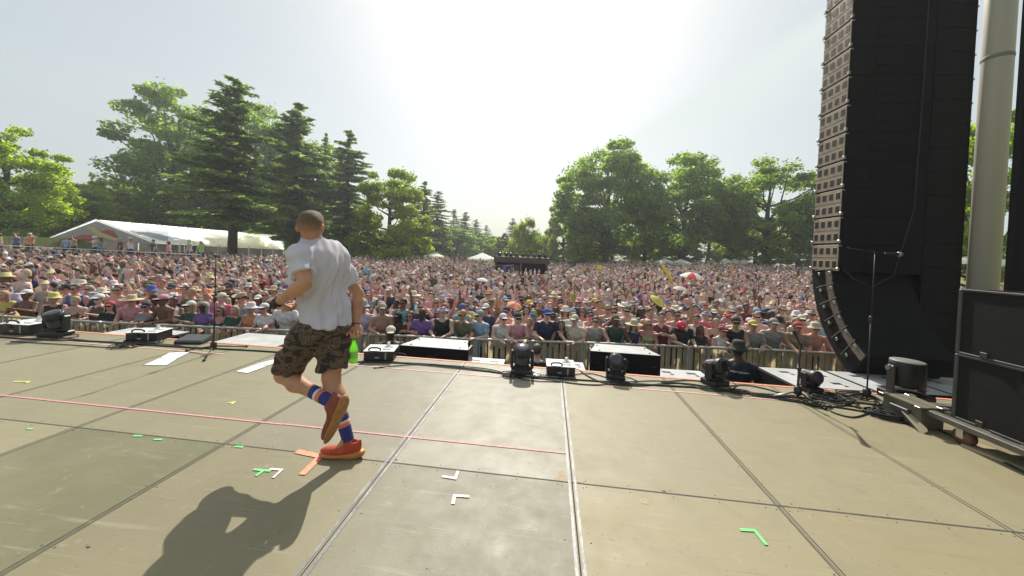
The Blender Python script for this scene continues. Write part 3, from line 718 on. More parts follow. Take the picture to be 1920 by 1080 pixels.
def J(pose, fem):
    p = POSES[pose]; ln = p['lean']; sw = .155 if fem else .185
    j = dict(pel=q3((-.02, 0, .95)), wai=q3((ln*.3, 0, 1.08)), che=q3((ln*.75, 0, 1.27)), nek=q3((ln, 0, 1.44)), hed=q3((ln+.025, 0, 1.625-ln*.12)))
    j['sh'] = [q3((ln*.95, sw, 1.395)), q3((ln*.95, -sw, 1.395))]
    k = sw/.185
    j['el'] = [q3((p['a'][0][0], p['a'][0][1]*k, p['a'][0][2])), q3((p['b'][0][0], p['b'][0][1]*k, p['b'][0][2]))]
    j['wr'] = [q3(p['a'][1]), q3(p['b'][1])]
    return j
_C = {}
def body_mesh(pose, fem):
    if ('b', pose, fem) in _C: return _C['b', pose, fem]
    j = J(pose, fem); s = Sdf(); m = .88 if fem else 1.0
    head(s, j['hed'], q3((1, 0, .02)), UQ, .97)
    s.cap(j['nek']-UQ*.03, j['hed']-UQ*.06, .055*m, .05*m, .03)
    s.ell(j['che']+UQ*.02, (.17*m, .115, .19), [LQ, FQ, UQ], .05); s.ell(j['wai'], (.135*m, .095, .14), [LQ, FQ, UQ], .05); s.ell(j['pel'], (.165, .11, .13), [LQ, FQ, UQ], .05)
    if fem:
        for e in (-1, 1): s.ell(j['che']+FQ*.085+LQ*e*.07-UQ*.01, (.055, .05, .055), None, .03)
    for i, e in ((0, 1), (1, -1)):
        sh, el, wr = j['sh'][i], j['el'][i], j['wr'][i]
        s.cap(j['nek']-UQ*.01, sh, .05*m, .055*m, .05); s.cap(sh, el, .055*m, .040*m, .03); mm = el+(wr-el)*.3; s.cap(el, mm, .040*m, .041*m, .02); s.cap(mm, wr, .041*m, .027*m, .02)
        d = wr-el; pn = FQ*.3-UQ if abs(nrm(d)[2]) < .7 else FQ
        hand(s, wr, d, pn, -LQ*e, .3, .98)
        hp = q3((0, e*.09, .92)); kn = q3((.03, e*.11, .50)); an = q3((-.01, e*.12, .09))
        s.cap(hp, kn, .088, .055, .04); s.cap(kn, an+UQ*.2, .055, .045, .02); s.cap(an+UQ*.2, an, .042, .034, .02); s.cap(an-UQ*.05+FQ*-.03, an-UQ*.055+FQ*.15, .036, .03, .02)
    me = s.mesh('person_body', .0135); me.materials.append(K['skin']); me.polygons.foreach_set('use_smooth', np.ones(len(me.polygons), bool)); _C['b', pose, fem] = me; return me
def top_mesh(kind, pose, fem):
    if (kind, pose, fem) in _C: return _C[kind, pose, fem]
    j = J(pose, fem); s = Sdf(); m = .88 if fem else 1.0; A = [LQ, FQ, UQ]
    if kind == 'bikini top':
        s.ell(j['che']-UQ*.01, (.172*m, .122, .06), A, .02)
        for e in (-1, 1): s.ell(j['che']+FQ*.087+LQ*e*.07-UQ*.01, (.062, .057, .058), None, .02); s.cap(j['che']+FQ*.12+LQ*e*.07+UQ*.04, j['nek']+LQ*e*.05-UQ*.0, .010, .010, .005)
        s.cut(j['che']-UQ*.055, -UQ)
    else:
        loose = .024 if kind == 'T-shirt' else .014
        s.ell(j['che']+UQ*.02, (.17*m+loose, .115+loose, .19), A, .05); s.ell(j['wai']-UQ*.02, (.145*m+loose, .105+loose, .17), A, .06); s.ell(j['pel']+UQ*.0, (.168+loose*.7, .12+loose, .14), A, .05)
        if fem:
            for e in (-1, 1): s.ell(j['che']+FQ*.085+LQ*e*.07-UQ*.01, (.062, .06, .06), None, .03)
        for i, e in ((0, 1), (1, -1)):
            sh, el = j['sh'][i], j['el'][i]
            if kind == 'T-shirt':
                s.cap(j['nek']-UQ*.022, sh, .054*m, .062*m, .05); s.cap(sh, sh+(el-sh)*.52, .066*m, .064*m, .03)
            else: s.cap(j['nek']-UQ*.030+LQ*e*.055*m, sh-LQ*e*.050*m, .058*m, .068*m, .03); s.cap(j['nek']-UQ*.035+LQ*e*.085*m+FQ*.03, j['che']+FQ*.085+LQ*e*.075*m+UQ*.05, .038, .05, .03)
        s.cut(j['nek']+UQ*.022, UQ*1.0-FQ*.1)
        if kind == 'dress': s.cap(j['pel'], q3((0, 0, .60)), .17, .21, .05)
        else: s.cut(j['pel']-UQ*.05, -UQ)
    ph = len(_C)
    def w(V, N): return .006*np.sin(V[:, 0]*42+V[:, 2]*18+ph)+.004*np.sin(V[:, 2]*50+V[:, 0]*20+ph)
    me = s.mesh('top', .014, w if kind != 'bikini top' else None); me.materials.append(K['cloth']); me.polygons.foreach_set('use_smooth', np.ones(len(me.polygons), bool)); _C[kind, pose, fem] = me; return me
def misc_mesh(kind):
    if kind in _C: return _C[kind]
    A = [FQ, LQ, UQ]; mt = K['hair']; c = np.zeros(3)
    if kind == 'shorts':
        s = Sdf(); s.ell(q3((-.02, 0, .94)), (.18, .13, .13), [LQ, FQ, UQ], .04)
        for e in (-1, 1): s.cap(q3((0, e*.09, .90)), q3((.02, e*.11, .62)), .10, .10, .03)
        s.cut(q3((0, 0, .60)), -UQ); s.cut(q3((0, 0, 1.02)), UQ); me = s.mesh('shorts', .016); mt = K['cloth']
    elif kind in ('short hair', 'long hair', 'bun hair'):
        s = Sdf(); s.ell(q3((-.012, 0, .028)), (.104, .083, .095), A, .01)
        s.cut(q3((.03, 0, .02)), nrm(FQ*.75-UQ*.6)); s.cut(q3((0, 0, -.055)), -UQ)
        if kind == 'long hair':
            for e in (-1, 1): s.cap(q3((-.02, e*.06, .0)), q3((-.01, e*.085, -.20)), .035, .028, .03)
            s.cap(q3((-.06, 0, .02)), q3((-.08, 0, -.24)), .065, .05, .03); s.p = [p for p in s.p if not (p[0] == 'x' and p[2][2] < -.9)]
        if kind == 'bun hair': s.ell(q3((-.05, 0, .13)), (.04, .04, .038), None, .01)
        def w(V, N): return .003*np.sin(V[:, 0]*190)*np.sin(V[:, 1]*120)
        me = s.mesh('hair', .011, w)
    elif kind == 'cap':
        s = Sdf(); s.ell(q3((-.01, 0, .045)), (.108, .088, .090), A, .01); s.cut(q3((0, 0, .030)), -UQ+FQ*.1); s.ell(q3((.125, 0, .040)), (.075, .070, .012), A, .012)
        me = s.mesh('cap', .010); mt = K['cloth']
    elif kind == 'backwards cap':
        s = Sdf(); s.ell(q3((-.01, 0, .045)), (.108, .088, .090), A, .01); s.cut(q3((0, 0, .030)), -UQ); s.ell(q3((-.13, 0, .03)), (.07, .065, .012), A, .012)
        me = s.mesh('cap', .010); mt = K['cloth']
    elif kind in ('bucket hat', 'straw hat', 'cowboy hat', 'visor'):
        R1 = {'bucket hat': .145, 'straw hat': .215, 'cowboy hat': .20, 'visor': .13}[kind]; mb = MB(); n = 22; V = []
        prof = [(R1, .035), (R1-.01, .040), (.103, .052), (.098, .060), (.092, .125), (.07, .148), (.02, .152)] if kind != 'visor' else [(R1, .045), (R1-.01, .05), (.10, .055), (.10, .09), (.095, .09), (.094, .05)]
        mb.lathe(prof, n=n)
        for i, p in enumerate(mb.v):
            x, y, z = p; r = math.hypot(x, y)
            if kind == 'cowboy hat' and r > .12: z += .05*(x/r)**2
            if kind == 'cowboy hat' and z > .14 and abs(x) < .05: z -= .02
            if kind == 'bucket hat' and r > .12: z -= .02
            mb.v[i] = (x*(.92 if r < .12 else 1), y, z)
        o = mb.build('hat', K['cloth'], None, True); me = o.data; bpy.data.objects.remove(o); _C[kind] = me; return me
    elif kind == 'sunglasses':
        mb = MB()
        for e in (-1, 1): mb.box(q3((.101, e*.033, .004)), (.05, .012, .034), bev=.008); mb.box(q3((.05, e*.076, .008)), (.005, .10, .006))
        mb.box(q3((.103, 0, .012)), (.03, .006, .006)); o = mb.build('sunglasses', K['lens']); me = o.data; bpy.data.objects.remove(o); _C[kind] = me; return me
    elif kind == 'eyes':
        mb = MB()
        for e in (-1, 1): mb.ball(q3((.083, e*.031, .006)), (.013, .011, .008), 8, 5)
        o = mb.build('eyes', mat('dark_eyes', (.05, .03, .02), .2), None, True); me = o.data; bpy.data.objects.remove(o); _C[kind] = me; return me
    me.materials.append(mt); me.polygons.foreach_set('use_smooth', np.ones(len(me.polygons), bool)); _C[kind] = me; return me

CLR = {'white': (.72, .70, .68), 'grey': (.32, .32, .32), 'black': (.02, .02, .022), 'navy': (.025, .035, .10), 'royal blue': (.03, .10, .42), 'sky blue': (.25, .42, .60), 'turquoise': (.05, .40, .42),
       'dark green': (.02, .09, .05), 'lime green': (.25, .60, .08), 'olive': (.13, .14, .06), 'yellow': (.70, .58, .08), 'orange': (.75, .22, .04), 'red': (.50, .03, .03), 'maroon': (.16, .025, .035),
       'pink': (.72, .25, .32), 'hot pink': (.75, .05, .20), 'purple': (.20, .07, .36), 'lilac': (.50, .40, .62), 'tan': (.42, .30, .18), 'cream': (.66, .58, .42), 'brown': (.12, .065, .035), 'straw': (.60, .45, .22)}
HAIR = {'blond': (.38, .25, .11), 'brown': (.09, .05, .028), 'dark': (.018, .013, .010), 'ginger': (.28, .09, .03), 'grey': (.30, .29, .28), 'pink-dyed': (.60, .12, .28)}
SKINS = {'pale': (.66, .44, .36), 'tanned': (.52, .31, .22), 'sunburnt': (.64, .32, .26), 'brown': (.20, .10, .06), 'dark': (.085, .045, .03)}
def person(x, y, z, rz, sc, pose, fem, skin, top, tcol, head_k, hcol, hair_k, haircol, glasses, scol, label, group=None):
    me = body_mesh(pose, fem); b = bpy.data.objects.new('person', me); COL.objects.link(b)
    b.location = (x, y, z); b.rotation_euler = (0, 0, rz); b.scale = (sc, sc, sc); b.color = (*SKINS[skin], 1) if isinstance(skin, str) else (*skin, 1); tag(b, label, 'person', group)
    def ch(name, me, col, loc=(0, 0, 0)):
        g_ = sum(col)/3; col = tuple(.72*c_+.28*(g_*.8+.05*c_+.03) for c_ in col)
        o = bpy.data.objects.new(name, me); COL.objects.link(o); o.parent = b; o.location = tuple(loc); o.color = (*col, 1); return o
    hd_ = J(pose, fem)['hed']
    if top: ch({'T-shirt': 'tshirt', 'tank top': 'tank_top', 'bikini top': 'bikini_top', 'dress': 'dress'}[top], top_mesh(top, pose, fem), CLR[tcol])
    if top != 'dress': ch('shorts', misc_mesh('shorts'), CLR[scol])
    if hair_k: ch('hair', misc_mesh(hair_k), HAIR[haircol], hd_)
    if head_k: ch('hat' if 'cap' not in head_k else 'cap', misc_mesh(head_k), CLR[hcol], hd_)
    ch('sunglasses' if glasses else 'eyes', misc_mesh('sunglasses' if glasses else 'eyes'), (0, 0, 0), hd_)
    return b
# ------------------------------------------------------------------ gear along the front edge
FX = lambda x: x*2
def cable(name, pts, r, label, mt=None, cat='cable', group=None, n=6):
    pts = [np.asarray(p, float) for p in pts]; out = []
    for i in range(len(pts)-1):
        p0, p1, p2, p3 = pts[max(i-1, 0)], pts[i], pts[i+1], pts[min(i+2, len(pts)-1)]
        for t in np.linspace(0, 1, n, endpoint=False):
            out.append(.5*((2*p1)+(-p0+p2)*t+(2*p0-5*p1+4*p2-p3)*t*t+(-p0+3*p1-3*p2+p3)*t**3))
    out.append(pts[-1]); mb = MB(); mb.tube(out, r, 6); return mb.build(name, mt or K['rubber'], None, True, label=label, cat=cat, group=group)

def fill_speaker(x0, x1, y0, z0, z1, dep, label, extra):
    r = empty('front_fill_speaker', ((x0+x1)/2, y0, z0), 0, label, 'speaker', 'front fill speakers at the stage edge')
    w = x1-x0; h = z1-z0; mb = MB(); n = 10
    # plan: long box whose short ends are scooped towards the audience side
    pts = [(-w/2, 0), (w/2, 0)]
    for k in range(n+1): t = k/n; pts.append((w/2-.09*math.sin(t*math.pi/2)**1.5-.015*t, dep*t))
    pts += [(-x, y) for x, y in pts[2:][::-1]]
    mb.prism([(x, y, 0) for x, y in pts], (0, 0, h)); mb.build('body', K['blackwood'], r)
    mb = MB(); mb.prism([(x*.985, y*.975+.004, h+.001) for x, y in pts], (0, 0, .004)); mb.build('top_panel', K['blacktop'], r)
    mb = MB()
    for x in (-w*.36, w*.36):
        for y in (.07, dep*.75): mb.cyl((x, y, h+.004), (x, y, h+.012), .016, n=10)
    for s in (-1, 1):
        mb.box((s*(w/2-.035), dep*.5, h*.5), (.035, dep*.55, h*.8), bev=.006)
    mb.build_each('rigging_plate', K['dsteel'], r)
    mb = MB(); mb.box((-.03, -.003, h*.42), (.10, .01, .10), bev=.004); mb.box((.04, -.004, h*.5), (.03, .012, .13), bev=.004)
    for x in (-w*.40, w*.40): mb.tube([(x-.03, -.004, h*.5), (x-.025, -.022, h*.5), (x+.025, -.022, h*.5), (x+.03, -.004, h*.5)], .006, 6)
    mb.build('connector_panel', K['black'], r)
    mb = MB(); mb.box((0, dep+.004, h*.5), (w*.78, .012, h*.86)); mb.build('grille', K['dsteel'], r)
    for k in range(extra):
        pass
fill_speaker(-1.02, -.04, 4.70, -.21, .075, .50, 'black front fill speaker with sunlit top right of the runner', 0)
fill_speaker(1.64, 2.60, 5.02, -.21, .10, .44, 'black front fill speaker behind the middle moving head lights', 0)

def subwoofer(x, y, w, d, z1, rz, label, holes=4):
    r = empty('subwoofer', (x, y, GZ), rz, label, 'subwoofer', 'subwoofers in front of the stage')
    H = z1-GZ; mb = MB()
    for k in range(2):
        mb.box((0, 0, H*(k+.5)/2), (w, d, H/2-.008), bev=.015)
    mb.build('cabinet', K['blackwood'], r)
    mb = MB(); mb.box((0, 0, H+.0025), (w*.97, d*.97, .005)); mb.build('top_panel', mat('glare_pale_plate', (.50, .50, .49), .45, var=.2, scale=5, bump=.1), r)  # pale grey stands in for the sun glare on the top plate
    mb = MB()
    for hx, hy in ((-.22, .26), (.24, .26), (-.20, -.22), (.2, -.22))[:holes]:
        mb.box((hx*w, hy*d, H+.0058), (.13, .07, .003), bev=.0012); mb.box((hx*w+.05, hy*d-.09, H+.0058), (.05, .05, .003), bev=.0012)
    mb.build_each('fly_point', K['black'], r)
    mb = MB()
    for k in range(2):
        for s in (-1, 1): mb.box((s*(w/2+.001), 0, H*(k+.5)/2), (.006, .22, .10), bev=.002)
    mb.build_each('side_handle', K['dsteel'], r)
    mb = MB(); mb.box((0, d/2+.004, H/2), (w*.92, .012, H*.92)); mb.build('grille', K['dsteel'], r)
subwoofer(.10, 5.10, .62, .62, -.235, .02, 'subwoofer with pale top plate just right of the left front fill speaker')
subwoofer(1.36, 5.25, .50, .60, -.235, .02, 'subwoofer with pale top plate under the left end of the right front fill speaker')
subwoofer(2.98, 5.22, .78, .68, -.235, .04, 'subwoofer with pale top plate beside the right front fill speaker, left of the security guard')
subwoofer(4.68, 5.26, .95, .80, -.125, .06, 'leftmost subwoofer of the long row at the right, with its side showing')
subwoofer(5.66, 5.32, .95, .80, -.125, .06, 'middle subwoofer of the long row at the right, behind the thin boom stand')
subwoofer(6.64, 5.38, .95, .80, -.125, .06, 'rightmost subwoofer of the long row at the right, behind the black drum light')
subwoofer(-3.45, 5.06, 1.05, .62, -.10, .0, 'wide low subwoofer with dark side left of the runner', 0)
subwoofer(-5.45, 4.98, 1.10, .55, -.12, .0, 'wide grey topped subwoofer behind the left effects machine', 0)

def effects_machine(x, y, rz, label, sc=1.0):
    r = empty('effects_machine', (x, y, .0), rz, label, 'effects machine', 'white topped effects machines at the stage edge'); r.scale = (sc,)*3
    mb = MB(); mb.box((0, 0, .068), (.36, .30, .118), bev=.008)
    for a in (-1, 1):
        for b in (-1, 1): mb.cyl((a*.14, b*.11, 0), (a*.14, b*.11, .012), .02)
    mb.build('body', K['black'], r)
    mb = MB(); mb.box((0, 0, .1305), (.375, .315, .007), bev=.002); mb.build('lid', K['white'], r)
    mb = MB(); mb.tube([(-.13, -.11, .13), (-.125, -.115, .155), (-.09, -.12, .168), (-.02, -.12, .168), (.01, -.115, .155), (.015, -.11, .13)], .011, 8); mb.box((-.06, -.152, .11), (.10, .012, .05), bev=.003); mb.build('handle', K['black'], r, True)
    mb = MB(); mb.lathe([(.062, .134), (.045, .15), (.022, .17), (.016, .196), (.022, .200), (.010, .202)], c=(.08, .03, 0), n=14); mb.box((.08, -.06, .140), (.10, .05, .012), bev=.004); mb.build('nozzle', K['white'], r, True)
    mb = MB(); mb.box((.085, -.1505, .07), (.018, .004, .085)); mb.box((-.02, -.1505, .05), (.05, .004, .02)); mb.build_each('sticker', mat('grey_sticker', (.3, .3, .3), .5), r)
    mb = MB(); mb.tube([(.10, .15, .04), (.18, .19, .01), (.26, .17, .006), (.30, .10, .006)], .006, 6); mb.build('power_lead', K['rubber'], r, True)
effects_machine(-1.10, 4.33, .22, 'white topped effects machine just right of the runner\'s bottle')
effects_machine(1.20, 4.30, .05, 'white topped effects machine between two moving head lights', .92)
effects_machine(-4.52, 4.34, .30, 'white topped effects machine at the far left behind the paper sheets')
effects_machine(-6.35, 4.25, .1, 'effects machine at the very left edge of the deck beside the dark light', 1.15)

def moving_head(x, y, rz, tilt, label, sc=1.0, front=(.05, .05, .07)):
    r = empty('moving_head_light', (x, y, 0), rz, label, 'stage light', 'moving head lights along the stage edge'); r.scale = (sc,)*3
    mb = MB(); mb.box((0, 0, .035), (.24, .21, .06), bev=.012); mb.box((0, 0, .07), (.15, .15, .02), bev=.008); mb.build('base', K['black'], r)
    mb = MB()
    for s in (-1, 1): mb.box((s*.115, 0, .17), (.034, .085, .20), bev=.012)
    mb.box((0, 0, .088), (.24, .10, .026), bev=.008); mb.build('yoke', K['black'], r)
    ct, st = math.cos(tilt), math.sin(tilt); R = np.array([[1, 0, 0], [0, ct, -st], [0, st, ct]])
    c = np.array((0, 0, .205)); mb = MB()
    mb.lathe([(.04, -.125), (.072, -.12), (.085, -.09), (.088, .02), (.096, .03), (.096, .10), (.086, .112)], c=c, n=22, R=R)
    hd_ = mb.build('head', K['black'], r, True)
    mb = MB(); mb.lathe([(.082, .113), (.060, .120), (.02, .123)], c=c, n=20, R=R); mb.build('lens', mat('lens_glass', front, .12), hd_, True)
    mb = MB()
    for k in range(6): mb.lathe([(.0885, -.07+.016*k), (.0905, -.066+.016*k), (.0905, -.062+.016*k), (.0885, -.058+.016*k)], c=c, n=22, R=R)
    mb.build('cooling_fins', K['dsteel'], hd_, True)
    mb = MB(); mb.tube([(.12, .05, .02), (.2, .06, .008), (.28, -.02, .006), (.22, -.12, .006), (.1, -.16, .006)], .006, 6); mb.build('power_lead', K['rubber'], r, True)
moving_head(.74, 4.16, .1, .35, 'dark moving head light with its cable tangle, left of the middle effects machine', 1.05)
moving_head(1.85, 4.27, -.15, .9, 'dark moving head light in front of the right front fill speaker', .9)
moving_head(3.00, 4.33, .5, 1.25, 'dark moving head light beside the security guard, lens turned sideways', 1.0, (.02, .02, .03))
moving_head(4.05, 4.36, .3, 1.5, 'dark moving head light lying low behind the short microphone stand', .82)
moving_head(-5.80, 4.18, .2, .4, 'dark moving head light at the far left edge of the deck', 1.1)

# drum shaped light with pale round top, at the right
r = empty('drum_light', (4.98, 4.30, 0), .1, 'large black drum shaped stage light with pale round top, at the right', 'stage light'); r.scale = (.84, .84, .96)
mb = MB(); mb.box((0, 0, .05), (.42, .34, .09), bev=.01); mb.build('base', K['black'], r)
mb = MB(); mb.lathe([(.13, .16), (.165, .17), (.17, .20), (.17, .42), (.165, .44)], n=28); mb.build('drum', K['black'], r, True)
mb = MB(); mb.lathe([(.150, .441), (.168, .444), (.168, .452), (.160, .458), (.02, .460)], n=28); mb.build('top_disc', mat('pale_grey_disc', (.22, .22, .20), .45, var=.15), r, True)  # disc paler than the black drum below
for q_ in (-.205, .205): mb = MB(); mb.box((q_, 0, .23), (.045, .09, .34), bev=.012); mb.build('yoke_arm', K['dsteel'], r)
mb = MB(); mb.cyl((-.20, 0, .37), (-.26, 0, .37), .03, n=12); mb.build('knob', K['steel'], r)

# stands
def mic_stand(x, y, h, label, boom=None, legs=.42, rot=0, mic=True, extra=False, th=1.0):
    r = empty('microphone_stand', (x, y, 0), rot, label, 'microphone stand')
    mb = MB(); mb.cyl((0, 0, .03), (0, 0, h*.55), .012*th); mb.cyl((0, 0, h*.5), (0, 0, h), .008*th); mb.build('pole', K['black'], r, True)
    mb = MB(); mb.lathe([(.018, .05), (.034, .06), (.036, .12), (.02, .15)], n=12); mb.build('hub', K['black'], r, True); mb = MB(); mb.lathe([(.018, h*.53), (.02, h*.54), (.02, h*.57), (.014, h*.58)], n=12); mb.build('clutch', K['black'], r, True)
    for k in range(3):
        a = 2*math.pi*k/3+rot; mb = MB(); mb.cyl((math.cos(a)*.02, math.sin(a)*.02, .085), (math.cos(a)*legs, math.sin(a)*legs, .012), .009); lg = mb.build('leg', K['black'] if not extra or k else K['alu'], r, True)
        mb = MB(); mb.ball((math.cos(a)*legs, math.sin(a)*legs, .014), (.017, .017, .014), 8, 6); mb.build('rubber_foot', K['rubber'], lg, True)
    e = np.array((0, 0, h))
    if boom is not None:
        b0, b1 = [np.array(q, float) for q in boom]; mb = MB(); mb.cyl(b0, b1, .008*th); mb.ball(e, .02*th, 8, 6); mb.build('boom', K['black'], r, True); e = b1
    if mic:
        d = nrm((e-np.array((0, 0, h)))) if boom is not None else nrm((0, -.6, .5)); z_ = d; x_ = nrm(np.cross(z_, (0, 0, 1))); y_ = np.cross(z_, x_); RR = np.stack([x_, y_, z_], 1)
        mb = MB(); mb.lathe([(.010, 0), (.012, .01), (.018, .12), (.020, .135)], c=e, n=12, R=RR); mc = mb.build('microphone', K['black'], r, True)
        mb = MB(); mb.lathe([(.020, .135), (.026, .145), (.027, .165), (.018, .185), (.004, .19)], c=e, n=12, R=RR); mb.build('mic_grille', K['steel'], mc, True)
    return r
mic_stand(-3.19, 4.02, 1.24, 'tall black microphone stand with tripod base left of the runner, between pairs of paper sheets', boom=((.04, .02, 1.20), (-.05, -.03, 1.29)), legs=.36, rot=.55, th=.8, mic=False)
mic_stand(3.71, 4.04, .60, 'short microphone stand with bright tripod leg, right of the security guard', boom=((-.02, .02, .56), (.03, -.05, .66)), legs=.25, rot=-1.6, extra=True)
mic_stand(4.46, 4.14, 1.60, 'thin tall boom stand in front of the black line array', boom=((-.34, .02, 1.64), (.10, -.02, 1.60)), legs=.22, rot=.3, th=.6)
r = empty('monitor_wedge', (-3.86, 4.36, 0), .25, 'small flat black box on the deck left of the tall microphone stand', 'box')
mb = MB(); mb.prism([(-.17, -.1, .0), (.17, -.1, 0), (.17, .14, 0), (-.17, .14, 0)], (0, 0, .03)); mb.build('base', K['black'], r)
mb = MB(); mb.add([(-.17,-.1,.032),(.17,-.1,.032),(.17,.14,.032),(-.17,.14,.032),(-.16,-.09,.055),(.16,-.09,.055),(.16,.13,.085),(-.16,.13,.085)], [(0,3,2,1),(4,5,6,7),(0,1,5,4),(1,2,6,5),(2,3,7,6),(3,0,4,7)]); mb.build('lid', K['dsteel'], r)

# cables
def fl(pts): return [np.append(P(x, y, z=.008)[:2], .008+.001*(i % 2)) for i, (x, y) in enumerate(pts)]
cable('cable', fl([(-60, 627), (60, 636), (200, 641), (330, 650), (470, 657), (560, 663)]), .011, 'thick black cable along the left part of the stage edge', group='cables along the stage edge')
cable('cable', fl([(-60, 622), (80, 630), (180, 640), (260, 646), (360, 652)]), .007, 'thin black cable at the far left, beside the thick one', group='cables along the stage edge')
cable('cable', fl([(655, 678), (740, 680), (820, 684), (900, 694), (960, 702), (1040, 709), (1130, 715), (1230, 722), (1330, 728), (1420, 738), (1490, 742)]), .010, 'long black cable snaking from the runner to the short microphone stand', group='cables along the stage edge')
cable('cable', fl([(735, 678), (850, 690), (930, 698), (1010, 709), (1100, 721), (1180, 720), (1280, 724), (1380, 736), (1480, 744)]), .007, 'thin black cable crossing the long thick one beneath the moving head lights', group='cables along the stage edge')
cable('cable', fl([(1090, 697), (1110, 709), (1140, 719), (1200, 723), (1270, 718), (1340, 727), (1440, 742), (1500, 752)]), .008, 'looped black cable between the two right moving head lights', group='cables along the stage edge')
cable('cable', fl([(1410, 741), (1520, 757), (1600, 768), (1700, 788), (1760, 806), (1850, 850), (1960, 905)]), .008, 'black cable running from the short stand towards the speaker dolly', group='cables at the right')
cable('cable', fl([(1460, 742), (1560, 750), (1620, 756), (1660, 764), (1640, 778), (1690, 792), (1740, 800)]), .010, 'thick black cable beside the low platform box', group='cables at the right')
def coil(px, py, rr, n, label, mt=None, r=.006, sq=.6):
    c = P(px, py, z=.01); pts = []; q = random.Random(int(px))
    for k in range(n*10):
        a = 2*math.pi*k/10; R1 = rr*(.62+.38*math.sin(k*.37+q.random()))
        pts.append((c[0]+R1*math.cos(a), c[1]+R1*sq*math.sin(a), .009+.0035*(k/10)+q.uniform(0, .004)))
    return cable('coiled_cable', pts, r, label, mt, 'coiled cable', n=2)
coil(1000, 703, .14, 7, 'pale and dark cable tangle beside the left moving head light', K['steel'], .004)
coil(962, 704, .15, 6, 'loose cable loop in front of the left moving head light')
coil(1560, 748, .24, 8, 'messy black cable coil behind the short microphone stand')
coil(1668, 778, .22, 10, 'largest black cable coil, against the low platform box', None, .008)
coil(1605, 742, .2, 7, 'black cable coil at the foot of the thin boom stand')
coil(1530, 758, .13, 4, 'small cable loop right of the short microphone stand')
coil(270, 641, .25, 6, 'black cable coil under the left effects machine')

cable('cable', fl([(700, 690), (790, 683), (880, 688), (930, 695), (985, 712), (1060, 716)]), .006, 'thin cable crossing the thick one just right of the green bottle', group='cables along the stage edge')
cable('cable', fl([(1045, 708), (1100, 700), (1135, 707), (1160, 716), (1230, 714), (1290, 721), (1330, 733), (1400, 733)]), .006, 'thin wavy cable around the foot of the middle moving head light', group='cables along the stage edge')
cable('cable', fl([(1240, 716), (1300, 713), (1350, 724), (1395, 722), (1440, 730), (1500, 748), (1540, 742)]), .007, 'cable curling behind the guard side moving head light', group='cables along the stage edge')
cable('cable', fl([(1500, 752), (1540, 764), (1590, 760), (1630, 770), (1600, 782), (1560, 772), (1545, 756)]), .007, 'cable loop lying between the two right stands', group='cables at the right')
cable('cable', fl([(1530, 740), (1590, 738), (1640, 745), (1655, 757), (1620, 766), (1580, 755)]), .009, 'cable bundle behind the thin boom stand foot', group='cables at the right')
cable('cable', fl([(20, 640), (120, 646), (230, 652), (300, 645), (380, 655)]), .006, 'thin cable in front of the left effects machine', group='cables along the stage edge')
coil(230, 650, .16, 5, 'flat cable loop left of the left effects machine')
coil(1385, 735, .13, 5, 'small cable loop in front of the security guard')
# ------------------------------------------------------------------ right hand side
A, B, C_, D_ = P(1657, 737, z=.2), P(1728, 765, z=.2), P(1771, 767, z=.2), P(1707, 741, z=.2)
ctr = (A+B+C_+D_)/4; r = empty('platform_box', (ctr[0], ctr[1], 0), 0, 'olive grey platform box at the right, beside the cable coil', 'platform box')
q = [p-np.array([ctr[0], ctr[1], 0]) for p in (A, B, C_, D_)]; olive = mat('olive_painted_wood', (.11, .105, .075), .55, var=.25, scale=6, bump=.2)
mb = MB(); mb.prism([p*np.array([1, 1, 0]) for p in q], (0, 0, .19)); mb.build('body', olive, r)
mb = MB(); mb.prism([p*np.array([1.02, 1.02, 0])+np.array([0, 0, .192]) for p in q], (0, 0, .012)); mb.build('top_board', mat('worn_olive_top', (.17, .16, .11), .5, var=.25, scale=8), r)
mb = MB()
for p in q: mb.box((p[0]*.97, p[1]*.97, .2055), (.07, .05, .006), bev=.002)
mb.build_each('corner_plate', K['alu'], r)
mb = MB(); m_ = (q[0]+q[1])/2; mb.box((m_[0]-.006, m_[1]-.006, .12), (.06, .16, .05), rz=math.atan2(q[1][1]-q[0][1], q[1][0]-q[0][0])-math.pi/2, bev=.004); mb.build('latch', K['dsteel'], r)
r = empty('wooden_wedge', P(1712, 800, z=0), 0, 'pale greenish wooden wedge leaning on the platform box', 'wedge')
o0 = P(1712, 800, z=0); mb = MB(); pp = [P(1690, 768, z=.12), P(1700, 764, z=.14), P(1738, 803, z=.04), P(1727, 810, z=.004)]
mb.prism([p-o0 for p in pp], (-.02, -.03, -.012)); mb.build('board', K['wood'], r)

# dolly with stacked cabinets
r = empty('speaker_dolly', (4.95, 2.75, 0), 0, 'wheeled dolly under the stacked black speaker cabinets', 'dolly')
mb = MB()
for x in (-.47, .47): mb.box((x, 0, .165), (.07, 2.1, .05), bev=.006)
for y in (-.95, -.3, .35, .95): mb.box((0, y, .165), (.87, .08, .045), bev=.004)
mb.build('frame', mat('worn_dolly_wood', (.10, .095, .075), .6, var=.3, scale=9), r)
for x, y in ((-.43, .55), (.43, .55), (-.43, -.62), (.43, -.62)):
    mb = MB(); mb.cyl((x-.03, y, .067), (x+.03, y, .067), .066, n=20); w_ = mb.build('wheel', mat('amber_wheel_rubber', (.16, .085, .05), .6), r, True)
    mb = MB(); mb.cyl((x-.034, y, .067), (x+.034, y, .067), .024, n=12); mb.build('wheel_hub', K['steel'], w_, True)
    mb = MB(); mb.box((x-.04, y, .10), (.006, .05, .085)); mb.box((x+.04, y, .10), (.006, .05, .085)); mb.box((x, y, .1385), (.1, .09, .007)); mb.build('caster_fork', K['alu'], w_)
